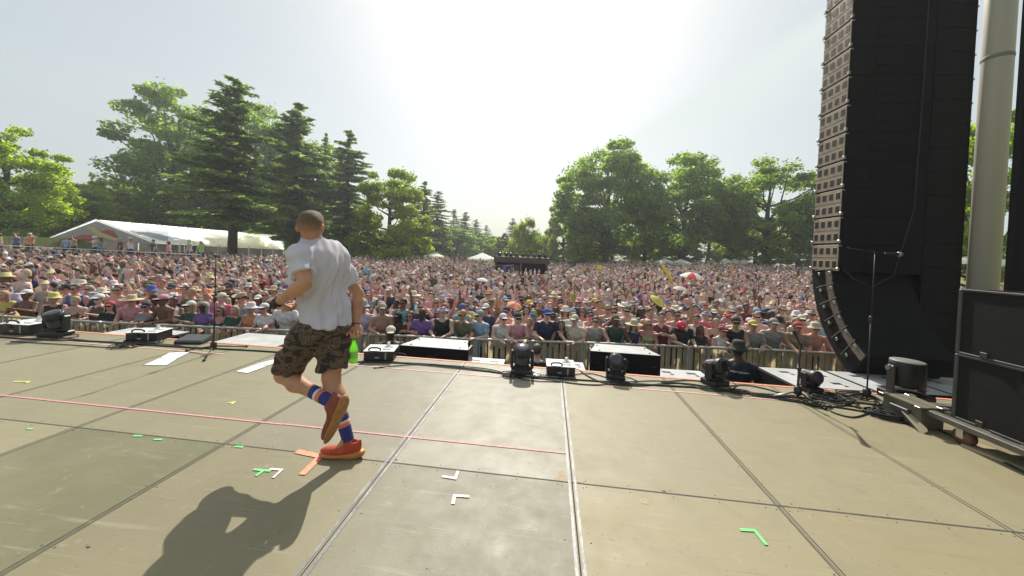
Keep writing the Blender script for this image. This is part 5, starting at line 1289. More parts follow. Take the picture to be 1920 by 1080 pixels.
front = [  # px in the photograph, clothing
 (20, dict(top='T-shirt', tcol='yellow', hk=None, hairc='blond')), (52, dict(top=None, hk='cap', hcol='white')), (108, dict(top='tank top', tcol='black', hk='bucket hat', hcol='yellow')), (150, dict(top='bikini top', tcol='brown', hk=None)),
 (188, dict(top='tank top', tcol='brown', hk='cap', hcol='white')), (215, dict(top='T-shirt', tcol='black', hk='cap', hcol='red')), (255, dict(top='tank top', tcol='pink', hk='straw hat', hcol='straw', skin='sunburnt')), (285, dict(top='T-shirt', tcol='grey', hk='cap', hcol='navy')),
 (322, dict(top=None, hk='cap', hcol='pink', fem=False)), (360, dict(top='T-shirt', tcol='dark green', hk='cap', hcol='white')), (392, dict(top='T-shirt', tcol='purple', hk=None, hairc='grey')), (420, dict(top='bikini top', tcol='black', skin='sunburnt', hk=None, fem=True, hairc='brown')),
 (447, dict(top='T-shirt', tcol='dark green', hk=None, hairc='blond')), (478, dict(top='tank top', tcol='orange')), (505, dict(top='T-shirt', tcol='white', hk='cap', hcol='white')), (686, dict(top='T-shirt', tcol='lilac', hk='bucket hat', hcol='grey', pose='railb')),
 (716, dict(top=None, fem=False, hk='cap', hcol='tan', skin='tanned')), (752, dict(top='tank top', tcol='black', skin='dark')), (771, dict(top='bikini top', tcol='white', skin='sunburnt', hk=None, fem=True, pose='clap')), (797, dict(top='T-shirt', tcol='purple', hk=None, hairc='brown', fem=False)),
 (833, dict(top='tank top', tcol='black', skin='pale', hk='visor', hcol='lilac')), (874, dict(top='T-shirt', tcol='olive', hk=None, hairc='blond', fem=False)), (909, dict(top='T-shirt', tcol='sky blue', hk='cap', hcol='grey', fem=False, pose='rail')), (939, dict(top='tank top', tcol='white', skin='pale', hk='cap', hcol='white', pose='rail')),
 (968, dict(top='tank top', tcol='pink', hk='cap', hcol='black', pose='rail')), (993, dict(top='bikini top', tcol='purple', fem=True, hk=None, hairc='blond')), (1021, dict(top='T-shirt', tcol='navy', hk='cap', hcol='royal blue', fem=False, pose='railb')), (1052, dict(top='tank top', tcol='black', hk=None, hairc='dark', skin='tanned')),
 (1082, dict(top='T-shirt', tcol='cream', hk='cap', hcol='cream', skin='pale')), (1117, dict(top='tank top', tcol='grey', hk=None, fem=False, hairc='brown', skin='pale')), (1152, dict(top='tank top', tcol='dark green', hk='cap', hcol='olive', fem=False)), (1184, dict(top='T-shirt', tcol='navy', hk='straw hat', hcol='straw', pose='railb')),
 (1214, dict(top='bikini top', tcol='lime green', hk=None, hairc='blond', fem=True)), (1240, dict(top='tank top', tcol='maroon', hk=None, fem=False)), (1273, dict(top='T-shirt', tcol='black', hk=None, fem=False, skin='pale')), (1309, dict(top='tank top', tcol='black', hk=None, fem=True, hairc='brown', pose='railb')),
 (1345, dict(top='tank top', tcol='white', hk='cap', hcol='red', fem=True, skin='pale')), (1376, dict(top='tank top', tcol='black', hk='cap', hcol='black', fem=False)), (1408, dict(top='T-shirt', tcol='grey', hk='cap', hcol='yellow', fem=False, pose='rail')), (1446, dict(top='tank top', tcol='grey', hk='cap', hcol='grey', fem=False, pose='railb')),
 (1490, dict(top='T-shirt', tcol='tan', hk='cap', hcol='red', fem=False)), (1524, dict(top=None, hk='bucket hat', hcol='cream', skin='sunburnt', fem=False)), (1552, dict(top='tank top', tcol='orange', hk='cap', hcol='orange'))]
for px, kw in front:
    Y = 7.4
    for _ in range(6):
        X = P(px, 600, Y=Y)[0]; Y = by(X)+.46
    add_person(X, Y, front=True, **kw)
for row in range(0, 12):
    d = .46+.56*row; x = -13+(row % 2)*.25
    lastrow[row] = d
    while x < 9.5:
        if NP >= 300: break
        xx = x+rnd.uniform(-.07, .07); yy = by(xx)+d+rnd.uniform(-.1, .1)+.03; x += rnd.uniform(.46, .60)
        px, py, w = proj((xx, yy, 0))
        if px < -40 or px > 1575: continue
        if row == 0:
            if 0 < px < 1570 and not (520 < px < 672): continue
        if 60 < px < 100 and row in (1, 2, 3): continue       # gap of bare grass at the left
        add_person(xx, yy, front=row == 0)
    if NP >= 300: DEND = d+.28; break
print('near people', NP, 'depth', DEND)

# ------------------------------------------------------------------ the rest of the crowd: one mass
def tmpl(n, pose, hat, legs, bare=0):
    V = []; F = []; Pn = []
    def loft(rings, part, nn=n):
        b = len(V)
        for c, rx, ry in rings:
            for k in range(nn):
                a = 2*math.pi*k/nn+.3; V.append((c[0]+rx*math.cos(a), c[1]+ry*math.sin(a), c[2])); Pn.append(part)
        for i in range(len(rings)-1):
            for k in range(nn): F.append((b+i*nn+k, b+i*nn+(k+1) % nn, b+(i+1)*nn+(k+1) % nn, b+(i+1)*nn+k))
    def limb(pts, rs, part, nn):
        b = len(V)
        for p, r in zip(pts, rs):
            for k in range(nn):
                a = 2*math.pi*k/nn; t = abs(pts[-1][2]-pts[0][2]) > .25
                V.append((p[0]+r*math.cos(a), p[1]+(r*math.sin(a) if t else 0), p[2]+(0 if t else r*math.sin(a)))); Pn.append(part)
        for i in range(len(pts)-1):
            for k in range(nn): F.append((b+i*nn+k, b+i*nn+(k+1) % nn, b+(i+1)*nn+(k+1) % nn, b+(i+1)*nn+k))
    c = lambda z, y=0: (0, y, z)
    loft([(c(1.50, -.02), .05, .055), (c(1.535, -.035), .06, .075), (c(1.60, -.02), .074, .092), (c(1.67, -.01), .075, .09), (c(1.71), .06, .07)], 0)
    loft([(c(1.58, .03), .070, .075), (c(1.64, .012), .083, .098), (c(1.70, .01), .080, .094), (c(1.75, .01), .052, .062), (c(1.77, .01), .004, .004)], 3)
    if hat == 1: loft([(c(1.675, -.07), .085, .11), (c(1.685, -.07), .083, .105), (c(1.70), .088, .10), (c(1.77), .05, .06), (c(1.785), .004, .004)], 4)
    if hat == 2: loft([(c(1.67), .15, .16), (c(1.685), .15, .16), (c(1.70), .09, .10), (c(1.78), .075, .085), (c(1.79), .004, .004)], 4)
    if hat == 3: loft([(c(1.50, .04), .08, .06), (c(1.36, .05), .095, .05), (c(1.28, .05), .07, .03)], 3)
    loft([(c(1.40), .065, .06), (c(1.46), .052, .055), (c(1.52, -.01), .048, .05)], 0, max(4, n-2))
    loft([(c(.82), .17, .11), (c(1.04), .145, .10), (c(1.22), .175, .118), (c(1.36), .195, .105), (c(1.425), .15, .08), (c(1.45), .06, .05)], 1)
    na = max(4, n//2)
    A = {'down': ((.21, 0, 1.38), (.265, 0, 1.13), (.26, -.09, .90)), 'up': ((.20, 0, 1.38), (.31, -.06, 1.55), (.27, -.08, 1.86)), 'fwd': ((.20, 0, 1.38), (.25, -.10, 1.15), (.10, -.28, 1.28)), 'head': ((.20, 0, 1.38), (.30, -.12, 1.45), (.13, -.14, 1.66))}
    for s, k in ((1, pose[0]), (-1, pose[1])): limb([(s*x, y, z) for x, y, z in A[k]], (.055, .042, .028), 0, na)
    if legs:
        for s in (-1, 1): limb([(s*.09, 0, .84), (s*.10, 0, .60)], (.10, .10), 2, na); limb([(s*.10, 0, .62), (s*.11, 0, .4), (s*.11, 0, .0)], (.06, .055, .035), 0, na)
    return np.array(V, np.float32), np.array(F, np.int32), np.array(Pn)
MY = 26.5; MX0, MX1 = P(930, 487, Y=MY)[0], P(1027, 487, Y=MY)[0]
def scatter():
    rg = np.random.default_rng(5); pts = []
    def grid(y0, y1, st, jit):
        for y in np.arange(y0, y1, st*.92):
            for x in np.arange(-95, 75, st): pts.append((x+rg.uniform(-jit, jit), y+rg.uniform(-jit, jit), st))
    grid(8, 22, .58, .17); grid(22, 42, .70, .24); grid(42, 70, .86, .32); grid(70, 118, 1.15, .45)
    A = np.array(pts); x, y = A[:, 0], A[:, 1]; az = np.degrees(np.arctan2(x-CO[0], y))
    byv = np.interp(x, [p[0] for p in BP], [p[1] for p in BP]); keep = (y > byv+DEND)
    keep |= ((x < -13.3) | (x > 9.6)) & (y > byv+.45)
    keep &= (az > -64) & (az < 51)
    lim = np.interp(az, [-64, -50, -40, -34, -26, -20, -12, -4, 3, 8, 16, 24, 34, 51], [26, 30, 33, 40, 52, 66, 110, 116, 112, 84, 60, 56, 48, 18]); keep &= y < lim*(1+.05*np.sin(az*3))
    keep &= ~((x > MX0-.5) & (x < MX1+.5) & (y > MY-.9) & (y < MY+5.5)); pxx = proj((0, 0, 0))
    d_ = (x-CO[0])*cF[0]+y*cF[1]; ppx = 960+CF*((x-CO[0])*cR[0]+y*cR[1])/d_
    keep &= ~((az > -40) & (az < -20) & False)
    dens = np.ones(len(x)); dens[y > 30] = .93; dens[y > 60] = .8
    dens[(ppx > 842) & (ppx < 934) & (y > 30+2.0*np.sin(x*1.3)) & (y < 78)] = .13; dens[(ppx > 1030) & (ppx < 1082) & (y > 31) & (y < 60)] = .28
    dens[(az < -52.5) & (az > -54.8) & (y < 14)] = .05
    cl_ = np.sin(x*.9+2*np.sin(y*.31))*np.sin(y*.7+1.7*np.sin(x*.23))+.5*np.sin(x*2.3+y*1.1); dens *= np.where((cl_ > .95) & (y > 12), .35, 1)
    keep &= rg.random(len(x)) < dens; A = A[keep]; n = len(A); print('crowd people', n)
    skins = np.array([(.76, .56, .50), (.60, .41, .34), (.72, .46, .41), (.68, .49, .43), (.20, .10, .06), (.085, .045, .03)]); sp = [.27, .26, .2, .17, .06, .04]
    tops = np.array([CLR[k] for k in ('white', 'grey', 'black', 'navy', 'royal blue', 'sky blue', 'turquoise', 'dark green', 'lime green', 'olive', 'yellow', 'orange', 'red', 'maroon', 'pink', 'hot pink', 'purple', 'lilac', 'tan', 'cream')])
    tp = np.array([13, 7, 5, 4, .8, 2.5, .7, 1.0, .4, 1.6, .6, .7, .8, 1.6, 4.5, .5, 1.2, 5, 4, 6]); tp /= tp.sum()
    hairs = np.array([(.50, .39, .27), (.16, .105, .075), (.018, .013, .01), (.2, .08, .03), (.16, .10, .06)])
    hats = np.array([(.72, .70, .68), (.68, .66, .62), (.02, .02, .02), (.03, .04, .11), (.6, .48, .30), (.40, .08, .07), (.3, .3, .3), (.7, .42, .45), (.55, .48, .36), (.12, .18, .36), (.55, .50, .22)])
    sk = skins[rg.choice(len(skins), n, p=sp)]*rg.uniform(.8, 1.15, (n, 1)); tc = tops[rg.choice(len(tops), n, p=tp)]*rg.uniform(.75, 1.1, (n, 1))
    bare = rg.random(n) < .27; tc[bare] = sk[bare]; sc_ = tops[rg.choice(len(tops), n, p=tp)]*.7; hc = hairs[rg.choice(len(hairs), n)]; ht = hats[rg.choice(len(hats), n)]
    arms = [('down', 'down'), ('up', 'down'), ('up', 'up'), ('fwd', 'fwd'), ('head', 'down'), ('down', 'fwd')]; ap = [.46, .06, .025, .215, .09, .15]
    ai = rg.choice(6, n, p=ap); hi = rg.choice(4, n, p=[.47, .22, .05, .26]); rz = rg.normal(0, .55, n); sc = rg.normal(.97, .06, n)
    far = (A[:, 1] > 30).astype(int)+(A[:, 1] > 62); Vs = []; Fs = []; Cs = []; base = 0
    gz = G(A[:, 0], A[:, 1]); lift = np.where(rg.random(n) < .005, .45, 0)
    for lod in (0, 1, 2):
        for a_ in range(6):
            for h_ in range(4):
                m = np.where((far == lod) & (ai == a_) & (hi == h_))[0]
                if not len(m): continue
                V, F, Pn = tmpl((8, 6, 4)[lod], arms[a_], h_, lod == 0 or h_ == 1)
                c, s = np.cos(rz[m]), np.sin(rz[m]); k = sc[m]
                X = (V[None, :, 0]*c[:, None]-V[None, :, 1]*s[:, None])*k[:, None]+A[m, 0][:, None]; Y = (V[None, :, 0]*s[:, None]+V[None, :, 1]*c[:, None])*k[:, None]+A[m, 1][:, None]; Z = V[None, :, 2]*k[:, None]+(gz+lift)[m][:, None]
                Vs.append(np.stack([X, Y, Z], -1).reshape(-1, 3)); nv = len(V)
                Fs.append((F[None]+(base+nv*np.arange(len(m)))[:, None, None]).reshape(-1, 4)); base += nv*len(m)
                pal = np.stack([sk[m], tc[m], sc_[m], hc[m], ht[m]], 1); Cs.append(pal[:, Pn].reshape(-1, 3))
    V = np.concatenate(Vs); F = np.concatenate(Fs); C = np.concatenate(Cs); print('crowd faces', len(F))
    me = bpy.data.meshes.new('crowd'); me.vertices.add(len(V)); me.vertices.foreach_set('co', V.astype(np.float32).ravel()); nf = len(F)
    me.loops.add(nf*4); me.loops.foreach_set('vertex_index', F.ravel().astype(np.int32)); me.polygons.add(nf); me.polygons.foreach_set('loop_start', np.arange(0, nf*4, 4, dtype=np.int32)); me.update(calc_edges=True)
    ca = me.color_attributes.new('Col', 'FLOAT_COLOR', 'POINT'); ca.data.foreach_set('color', np.concatenate([C, np.ones((len(C), 1))], 1).astype(np.float32).ravel())
    obj('crowd', me, K['crowd'], smooth=True, kind='stuff')
scatter()

# ------------------------------------------------------------------ things held up in the crowd
def place(px, py, z): p = P(px, py, z=z); return p
def find_depth(px, py, h):
    """depth at which the sight line through the pixel passes h above the ground"""
    for Y in np.arange(70, 8, -.25):
        p = P(px, py, Y=Y)
        if p[2] >= float(G(p[0], Y))+h: return float(Y)
    return 9.0
def parasol(px, py, Y, rad, cols, label, tilt=(.1, .1), name='parasol'):
    Y0 = Y; Y = find_depth(px, py, 2.2); rad *= Y/Y0; t = P(px, py, Y=Y); r = empty(name, (t[0], t[1], t[2]-.9), 0, label, 'parasol'); n = 24; mb = MB(); V = []; F = []
    R = Matrix.Rotation(tilt[0], 3, 'X') @ Matrix.Rotation(tilt[1], 3, 'Y'); R = np.array(R)
    for i in range(5):
        u = i/4
        for k in range(n):
            a = 2*math.pi*k/n; sc_ = 1-.06*(1-abs(math.cos(a*4)))*u; V.append(R @ np.array([rad*u*sc_*math.cos(a)+1e-4, rad*u*sc_*math.sin(a), -rad*.42*u*u])+np.array([0, 0, .9]))
    for i in range(4):
        for k in range(n): F.append((i*n+k, i*n+(k+1) % n, (i+1)*n+(k+1) % n, (i+1)*n+k)); mb.mi.append(((k*8)//n) % len(cols))
    mb.v = [tuple(v) for v in V]; mb.f = F; mats = [mat('parasol_cloth', c, .7, var=.05, trans=.35) for c in cols]; mb.build('canopy', mats, r)
    mb = MB(); mb.cyl(R @ np.array((0, 0, -.8))+(0, 0, .9), (0, 0, .92), .012, n=8); mb.build('pole', K['dsteel'], r)
parasol(1299, 511, 30, .95, [(.75, .72, .70), (.75, .72, .70), (.60, .08, .08)], 'white and red parasol above the crowd at the right')
parasol(1237, 560, 15.5, .36, [(.62, .62, .18), (.55, .55, .12)], 'pale yellow fan-like parasol in the right part of the crowd', (.5, .5))
parasol(967, 568, 15.0, .34, [(.75, .60, .25), (.75, .25, .28)], 'small pink and yellow parasol in the middle of the crowd', (.3, .35))
parasol(783, 572, 13.6, .36, [(.05, .42, .48)], 'small turquoise parasol in the crowd right of the runner')
parasol(1276, 537, 21, .40, [(.66, .62, .50)], 'cream parasol below the white and red one')
parasol(905, 521, 33, .55, [(.8, .8, .8)], 'small white parasol in front of the mixing stand')
b = place(1277, 611, .02); bx = P(1277, 610, Y=by(4.0)+.15)
mb = MB(); mb.lathe([(.004, -.1), (.05, -.088), (.088, -.05), (.1, 0), (.09, .05), (.05, .09), (.004, .1)], c=bx, n=20); o = mb.build('ball', mat('hot_pink_vinyl', (.80, .03, .12), .3, var=.04), None, True, label='hot pink beach ball held in front of a face at the barrier', cat='ball')
mb = MB(); mb.cyl(bx+(0, -.098, 0), bx+(0, -.106, 0), .016, n=10); mb.build('valve', K['white'], o)
def totem(px, py, Y, w, h, c, label, name, tilt=0, hh=1.4):
    Y0 = Y; Y = find_depth(px, py, 2.2); w *= Y/Y0; h *= Y/Y0; t = P(px, py, Y=Y); r = empty(name, (t[0], t[1], t[2]-hh), 0, label, name.replace('_', ' ')); r.rotation_euler = (0, tilt, 0)
    mb = MB(); mb.box((0, 0, hh), (w, .04, h), bev=.015); mb.build('board', mat('totem_colour', c, .5, var=.08), r); mb = MB(); mb.cyl((0, .03, 0), (0, .03, hh), .015, n=8); mb.build('pole', K['steel'], r)
totem(1124, 501, 38, .60, .36, (.85, .62, .02), 'bright yellow rectangular sign held above the crowd at the right', 'hand_held_sign')
totem(1096, 505, 38, .36, .30, (.75, .32, .15), 'small orange sign left of the bright yellow one', 'hand_held_sign')
totem(1272, 513, 34, .22, .42, (.03, .12, .5), 'blue board above the crowd left of the white and red parasol', 'hand_held_sign')
totem(1372, 503, 30, .22, .7, (.60, .30, .10), 'orange figure-like totem above the crowd at the right', 'hand_held_sign')
totem(1075, 558, 16.5, .20, .34, (.35, .38, .03), 'olive yellow paddle sign in the middle right of the crowd', 'hand_held_sign')
totem(1332, 500, 36, .2, .2, (.2, .6, .3), 'tiny green board at the edge of the trees', 'hand_held_sign')
r = empty('inflatable_tube', P(1249, 531, Y=find_depth(1249, 531, 1.9)), 0, 'long yellow inflatable tube with white tip waved above the crowd', 'inflatable')
mb = MB(); mb.tube([(.28, 0, .0), (.1, 0, .35), (-.12, 0, .68), (-.22, 0, .86)], [.06, .07, .07, .065], 10); mb.build('tube', mat('yellow_vinyl', (.80, .60, .04), .35, var=.05), r, True); mb = MB(); mb.ball((-.25, 0, .93), .09, 10, 7); mb.build('tip', K['white'], r, True)
# ------------------------------------------------------------------ pit staff
def staff(px, pyh, Y, top, tcol, hk, hcol, hairk, hairc, skin, label, rz=math.pi, pose='down', lean=0, sc=1.0, fem=False):
    t = P(px, pyh, Y=Y); b = person(t[0], Y, GZ, rz, sc, pose, fem, skin, top, tcol, hk, hcol, hairk, hairc, False, 'black', label)
    b.location.z = t[2]-1.76*sc; return b
CLR['dark navy'] = (.010, .012, .035)
sg = staff(1386, 640, 5.75, 'T-shirt', 'dark navy', 'bucket hat', 'black', 'short hair', 'dark', 'dark', 'security guard in navy polo with white back lettering and black brimmed hat, in the pit', rz=2.85, sc=1.03)
sg.location.z = max(GZ-.0, min(sg.location.z, GZ+.15))
t_ = bpy.data.curves.new('back_text', 'FONT'); t_.body = 'EVENT SECURITY'; t_.size = .031; t_.offset = .001; t_.align_x = 'CENTER'; t_.align_y = 'CENTER'; t_.extrude = .002; t_.space_character = 1.05
to = bpy.data.objects.new('back_text', t_); COL.objects.link(to); dg = bpy.context.evaluated_depsgraph_get(); tme = bpy.data.meshes.new_from_object(to.evaluated_get(dg)); bpy.data.objects.remove(to)
tw = np.empty(len(tme.vertices)*3); tme.vertices.foreach_get('co', tw); tw = tw.reshape(-1, 3)
# lettering wraps the back: person faces -Y locally, so the back is +Y
bk = np.stack([-tw[:, 0], .157-(tw[:, 0]**2)*.9+tw[:, 2], tw[:, 1]+1.335], 1); tme.vertices.foreach_set('co', bk.ravel()); to = obj('back_lettering', tme, K['white'], sg)
staff(1007, 643, 5.9, 'T-shirt', 'black', None, None, 'short hair', 'brown', 'pale', 'person with curly brown hair and black shirt in the pit, only head and shoulders showing', rz=2.9, sc=.99)
staff(733, 610, 5.9, 'T-shirt', 'black', 'cap', 'cream', 'short hair', 'dark', 'dark', 'crouching photographer in black with patterned cap in the pit right of the runner', rz=.4, pose='phone', sc=.98)

# ------------------------------------------------------------------ mixing stand in the middle of the field
def mixing_stand():
    z1 = P(980, 484, Y=MY)[2]; Y0 = MY; x0, x1 = P(930, 487, Y=Y0)[0], P(1027, 487, Y=Y0)[0]; w = x1-x0; r = empty('mixing_stand', ((x0+x1)/2, Y0, GZ), 0, 'low brown mixing stand with open front and lights on its roof, in the crowd', 'mixing stand'); H = z1-GZ
    mb = MB(); mb.box((0, 2.2, H-.02), (w+.2, 5.0, .16)); mb.box((0, -.33, H-.16), (w+.25, .05, .42)); mb.build('roof', K['brownwall'], r)
    mb = MB(); mb.box((0, 4.4, H/2-.1), (w, .08, H-.3)); mb.box((-w/2, 2.2, H/2-.1), (.06, 4.3, H-.3)); mb.box((w/2, 2.2, H/2-.1), (.06, 4.3, H-.3)); mb.build('drape_wall', K['scrim'], r)
    mb = MB(); mb.box((-w*.25, -.2, H/2-.25), (w*.42, .06, H-.6)); mb.build('front_panel', K['brownwall'], r)
    for xx in (-w/2, -.02, w/2): mb = MB(); mb.box((xx, -.24, H/2-.1), (.12, .12, H-.2)); mb.build('post', mat('brown_post', (.16, .11, .08), .7) if xx == -w/2 else bpy.data.materials['brown_post'], r)
    mb = MB(); mb.box((w*.24, .6, .95), (w*.4, .8, .9)); mb.build('desk', K['black'], r)
    q = random.Random(3)
    for k in range(9):
        x_ = -w*.45+w*.9*k/8; o = empty('roof_light', ((x0+x1)/2+x_, Y0+.3+q.random()*1.5, GZ+H+.06), q.uniform(-1, 1), f'{["first","second","third","fourth","fifth","sixth","seventh","eighth","ninth"][k]} light from the left on the mixing stand roof', 'stage light', 'lights on the mixing stand roof'); o.scale = (.7, .7, .7)
        mb = MB(); mb.box((0, 0, .05), (.34, .3, .1)); mb.box((-.15, 0, .2), (.05, .1, .25)); mb.box((.15, 0, .2), (.05, .1, .25)); mb.build('yoke', K['black'], o)
        mb = MB(); mb.lathe([(.08, -.14), (.13, -.1), (.14, .12), (.12, .16)], c=(0, 0, .26), n=12, R=np.array(Matrix.Rotation(q.uniform(.3, 1.6), 3, 'X'))); mb.build('head', K['black'] if k % 3 else K['dsteel'], o, True)
    b = P(953, 500, Y=25.4); o = empty('canopy', (b[0], 25.4, GZ), 0, 'small blue canopy in front of the mixing stand', 'canopy')
    mb = MB(); hh = b[2]-GZ; mb.prism([(-.30, -.3, hh), (.36, -.3, hh+.1), (.36, .3, hh+.1), (-.30, .3, hh)], (0, 0, .05)); mb.box((-.22, -.28, hh-.2), (.22, .03, .4)); mb.build('roof', mat('blue_fabric', (.03, .10, .50), .7), o)
    for a in (-1, 1): mb = MB(); mb.cyl((a*.27, -.28, 0), (a*.27, -.28, hh), .02, n=8); mb.build('post', K['steel'], o)
mixing_stand()

# ------------------------------------------------------------------ tents
def marquee():
    Bp, C_, T, D_, A = P(292, 459.5, Y=26), P(532, 468, Y=44), P(180, 413, Y=28.5), P(532, 443, Y=47), P(94, 444, Y=31)
    o_ = (A+Bp)/2; o_[2] = GZ; A, Bp, C_, D_, T = [p-o_ for p in (A, Bp, C_, D_, T)]; A[2] = Bp[2] = (A[2]+Bp[2])/2+.0
    E_ = A+(C_-Bp); E_[2] = C_[2]                      # far left eave corner
    r = empty('marquee', o_, 0, 'large white event marquee with red and yellow printed gable, behind the crowd at the left', 'marquee')
    cm = mat('white_marquee_canvas', (.86, .86, .84), .6, var=.03, scale=.8, trans=.5)
    mb = MB(); out = T+(T-D_)*.004
    mb.prism([out, Bp+(Bp-C_)*.004, C_, D_], (0, 0, .05)); mb.prism([out, A, E_, D_], (0, 0, .05)); mb.build('roof', cm, r)
    mb = MB()
    for k in range(9):
        t = k/8; mb.tube([A+(E_-A)*t+(0, 0, .08), T+(D_-T)*t+(0, 0, .09), Bp+(C_-Bp)*t+(0, 0, .08)], .05, 6)
    mb.build('roof_rib', K['white'], r)
    nrm_ = nrm(np.cross(Bp-A, (0, 0, 1))); nrm_ = nrm_ if nrm_[1] < 0 else -nrm_
    mb = MB(); mb.prism([A+(0, 0, -.02), Bp+(0, 0, -.02), T+(0, 0, -.06)], -nrm_*.08); gb = mb.build('gable', mat('grey_gable', (.35, .35, .36), .7, var=.08, scale=1), r)
    rm, ym, dm = mat('red_print', (.62, .05, .05), .6), mat('yellow_print', (.55, .45, .22), .6), mat('dark_red_print', (.35, .07, .04), .6)
    bm_ = (A+Bp)/2; ux = Bp-A
    tx = (T-A) @ ux/(ux @ ux); hz = T[2]-A[2]
    def pr(pts, m_, n_, off): mb = MB(); mb.prism([A+ux*(tx+x)+(0, 0, y*hz)+nrm_*(.05+off)+(T-A-ux*tx)*np.array([1, 1, 0])*y for x, y in pts], nrm_*.01); mb.build(n_, m_, gb)
    pr([(-.28, .10), (-.05, .05), (.02, .12), (-.02, .26), (-.12, .25), (-.20, .17)], rm, 'red_stroke', 0)
    pr([(.05, .10), (.20, .20), (.16, .52), (.10, .55), (.02, .35)], dm, 'dark_red_stroke', 0)
    pr([(-.08, .62), (.0, .66), (.06, .40), (.22, .12), (.30, .08), (.18, .04), (.04, .18), (-.02, .42)], ym, 'yellow_stroke', .02)
    mb = MB()
    for k in range(9):
        for p in (A+(E_-A)*k/8, Bp+(C_-Bp)*k/8): mb.box((p[0], p[1], p[2]/2-.2), (.12, .12, p[2]+.4))
    mb.build_each('leg', K['white'], r)
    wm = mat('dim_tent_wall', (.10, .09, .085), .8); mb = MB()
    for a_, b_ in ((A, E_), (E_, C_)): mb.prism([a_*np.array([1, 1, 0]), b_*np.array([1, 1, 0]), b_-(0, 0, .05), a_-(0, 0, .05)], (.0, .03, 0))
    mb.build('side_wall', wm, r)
    mb = MB(); n_ = nrm(np.cross(C_-Bp, T-Bp)); n_ = n_ if n_[2] > 0 else -n_
    def rp(u_, v_): return (Bp+(C_-Bp)*u_)*(1-v_)+(T+(D_-T)*u_)*v_+n_*.10
    mb.prism([rp(.06, .10), rp(.34, .12), rp(.22, .62), rp(.02, .55)], n_*.01); mb.build('grey_print', mat('pale_grey_print', (.50, .52, .56), .6), r)
marquee()
def small_tent(px, pt, pyb, wpx, Y, label, peaks=1, name='tent'):
    t = P(px, pt, Y=Y); dist = (t-CO) @ cF; w = wpx/CF*dist; g = float(G(t[0], Y)); hb = pyb/CF*dist; r = empty(name, (t[0], Y, g), 0, label, 'tent'); H = t[2]-g; E = H-hb
    mb = MB(); k = w/peaks
    for i in range(peaks):
        x = -w/2+k*(i+.5)
        for a, b_ in (((-k/2, -k/2), (k/2, -k/2)), ((k/2, -k/2), (k/2, k/2)), ((k/2, k/2), (-k/2, k/2)), ((-k/2, k/2), (-k/2, -k/2))): mb.add([(x+a[0], a[1], E), (x+b_[0], b_[1], E), (x, 0, H)], [(0, 1, 2)])
        for s in (-1, 1): mb.box((x, s*k/2, E-.12), (k, .03, .26)); mb.box((x+s*k/2*.995, 0, E-.12), (.03, k*.98, .26))
    mb.build('canopy', K['canvas'], r)
    mb = MB()
    for i in range(peaks+1):
        for s in (-1, 1): mb.cyl((-w/2+k*i, s*k/2, 0), (-w/2+k*i, s*k/2, E), .04, n=6)
    mb.build_each('leg', K['steel'], r)
small_tent(905, 474, 11, 46, 62, 'small white tent with peaked roof left of the mixing stand')
small_tent(1262, 485, 7, 60, 50, 'white twin peaked canopy under the trees at the right', 2)
small_tent(1378, 485, 6, 46, 52, 'grey white canopy row further right under the trees', 3)
small_tent(815, 474, 6, 30, 56, 'small white canopy under the narrow spruces')
small_tent(1835, 478, 10, 60, 24, 'white canopy between the line array and the pale column')
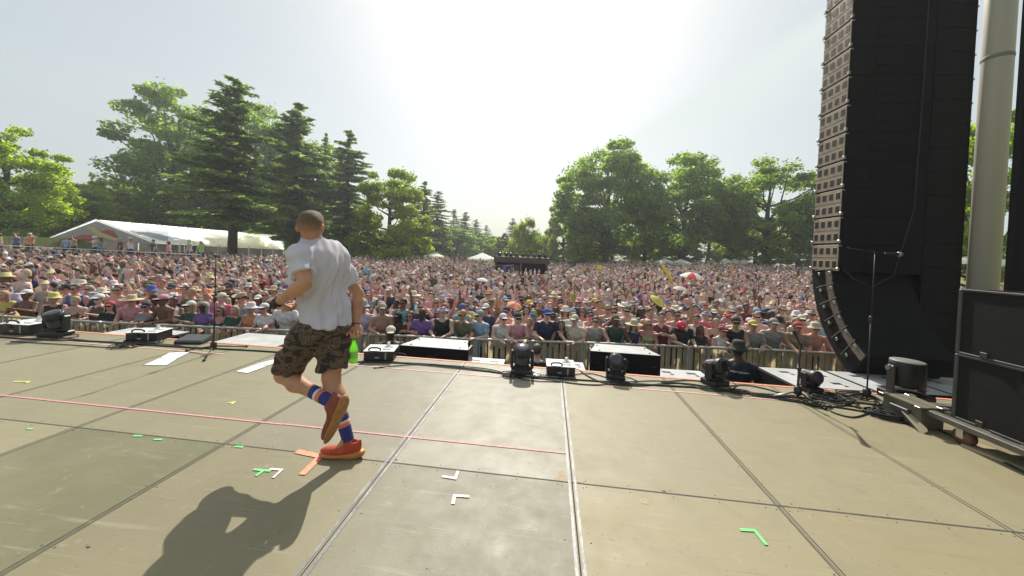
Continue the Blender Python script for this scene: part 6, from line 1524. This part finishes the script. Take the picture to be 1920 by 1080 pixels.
# viewing deck, fence and black drape at the left
def left_side():
    a = P(60, 492, Y=21); b = P(250, 490, Y=21)
    x0, x1 = P(-120, 490, Y=21)[0], P(232, 490, Y=21)[0]; x2 = P(370, 480, Y=21)[0]; zt = P(120, 487, Y=21)[2]
    DH = zt-GZ; zr = P(230, 471, Y=21)[2]-GZ-DH
    r = empty('viewing_deck', ((x0+x2)/2, 22, GZ), 0, 'raised viewing deck with white rail and black skirt at the left', 'viewing deck'); w = x2-x0; H = zt-GZ
    mb = MB(); mb.box((0, .8, H-.06), (w, 3.2, .12)); mb.build('floor_board', K['wood'], r)
    mb = MB(); mb.box((-(x2-x1)/2, -.8, H/2-.08), (x1-x0, .05, H-.12)); mb.build('skirt', K['scrim'], r)
    for zz in (zr, zr*.5): mb = MB(); mb.box((0, -.75, H+zz), (w, .05, .05)); mb.build('rail', K['white'], r)
    mb = MB()
    for k in range(12): mb.box((-w/2+w*k/11, -.75, H+.5), (.05, .04, 1.0))
    mb.build_each('post', K['steel'], r)
    q = random.Random(4)
    fx0, fx1 = P(-120, 460, Y=27)[0], P(178, 460, Y=27)[0]; zf = P(60, 444, Y=27)[2]-GZ
    r = empty('scrim_fence', ((fx0+fx1)/2, 27, GZ), 0, 'green scrim covered fence below the bright trees at the far left', 'fence')
    mb = MB(); n = 40; pts = [((fx1-fx0)*(k/n-.5), .06*math.sin(k*1.9), 0) for k in range(n+1)]
    V = pts+[(x, y, zf) for x, y, z in pts]; mb.add(V, [(k, k+1, n+2+k, n+1+k) for k in range(n)]); mb.build('scrim', mat('green_scrim', (.09, .11, .045), .9, var=.35, scale=1.5, trans=.2), r)
    mb = MB()
    for k in range(9): mb.cyl(((fx1-fx0)*(k/8-.5), .1, 0), ((fx1-fx0)*(k/8-.5), .1, zf+.1), .04, n=6)
    mb.build_each('post', K['steel'], r)
    # spectators on the deck
    for k in range(16):
        X = x0+2+(x2-x0-2.5)*(k+.5)/16+q.uniform(-.3, .3); rnd.random()
        t = q.choice(['T-shirt', 'tank top']); tc_ = list(CLR)[(k*7+3) % 20]; hk = [None, 'cap', 'bucket hat'][k % 3]; hc_ = ['white', 'red', 'lime green', 'cream'][k % 4]; fem = bool(k % 2)
        lb = f'viewing deck spectator in {tc_} {t}, {hc_+" "+hk if hk else ("long" if fem else "short")+" hair"}, {"left end" if k < 5 else "middle" if k < 11 else "right end"}'
        person(X, 22+q.uniform(-.6, 1.2), GZ+DH, q.uniform(-.6, .6), q.uniform(.92, 1.02), q.choice(['down', 'clap', 'shade']), fem, q.choice(['pale', 'tanned', 'sunburnt']), t, tc_, hk, hc_, 'long hair' if fem else 'short hair', q.choice(['brown', 'dark', 'blond']), bool(k % 2), 'navy', lb, 'spectators on the viewing deck')
left_side()
# ------------------------------------------------------------------ the air
def haze():
    mb = MB(); mb.box((-10, 60, 15.2), (330, 150+60, 36.0)); o = mb.build('haze', [], kind='stuff')
    m = bpy.data.materials.new('haze_air'); m.use_nodes = True; N = m.node_tree.nodes; N.clear()
    v = N.new('ShaderNodeVolumePrincipled'); v.inputs['Color'].default_value = (.92, .96, 1, 1); v.inputs['Density'].default_value = .0011; v.inputs['Anisotropy'].default_value = .45
    out = N.new('ShaderNodeOutputMaterial'); m.node_tree.links.new(v.outputs[0], out.inputs['Volume']); o.data.materials.append(m)
haze()
S.cycles.volume_bounces = 0; S.cycles.volume_step_rate = 10
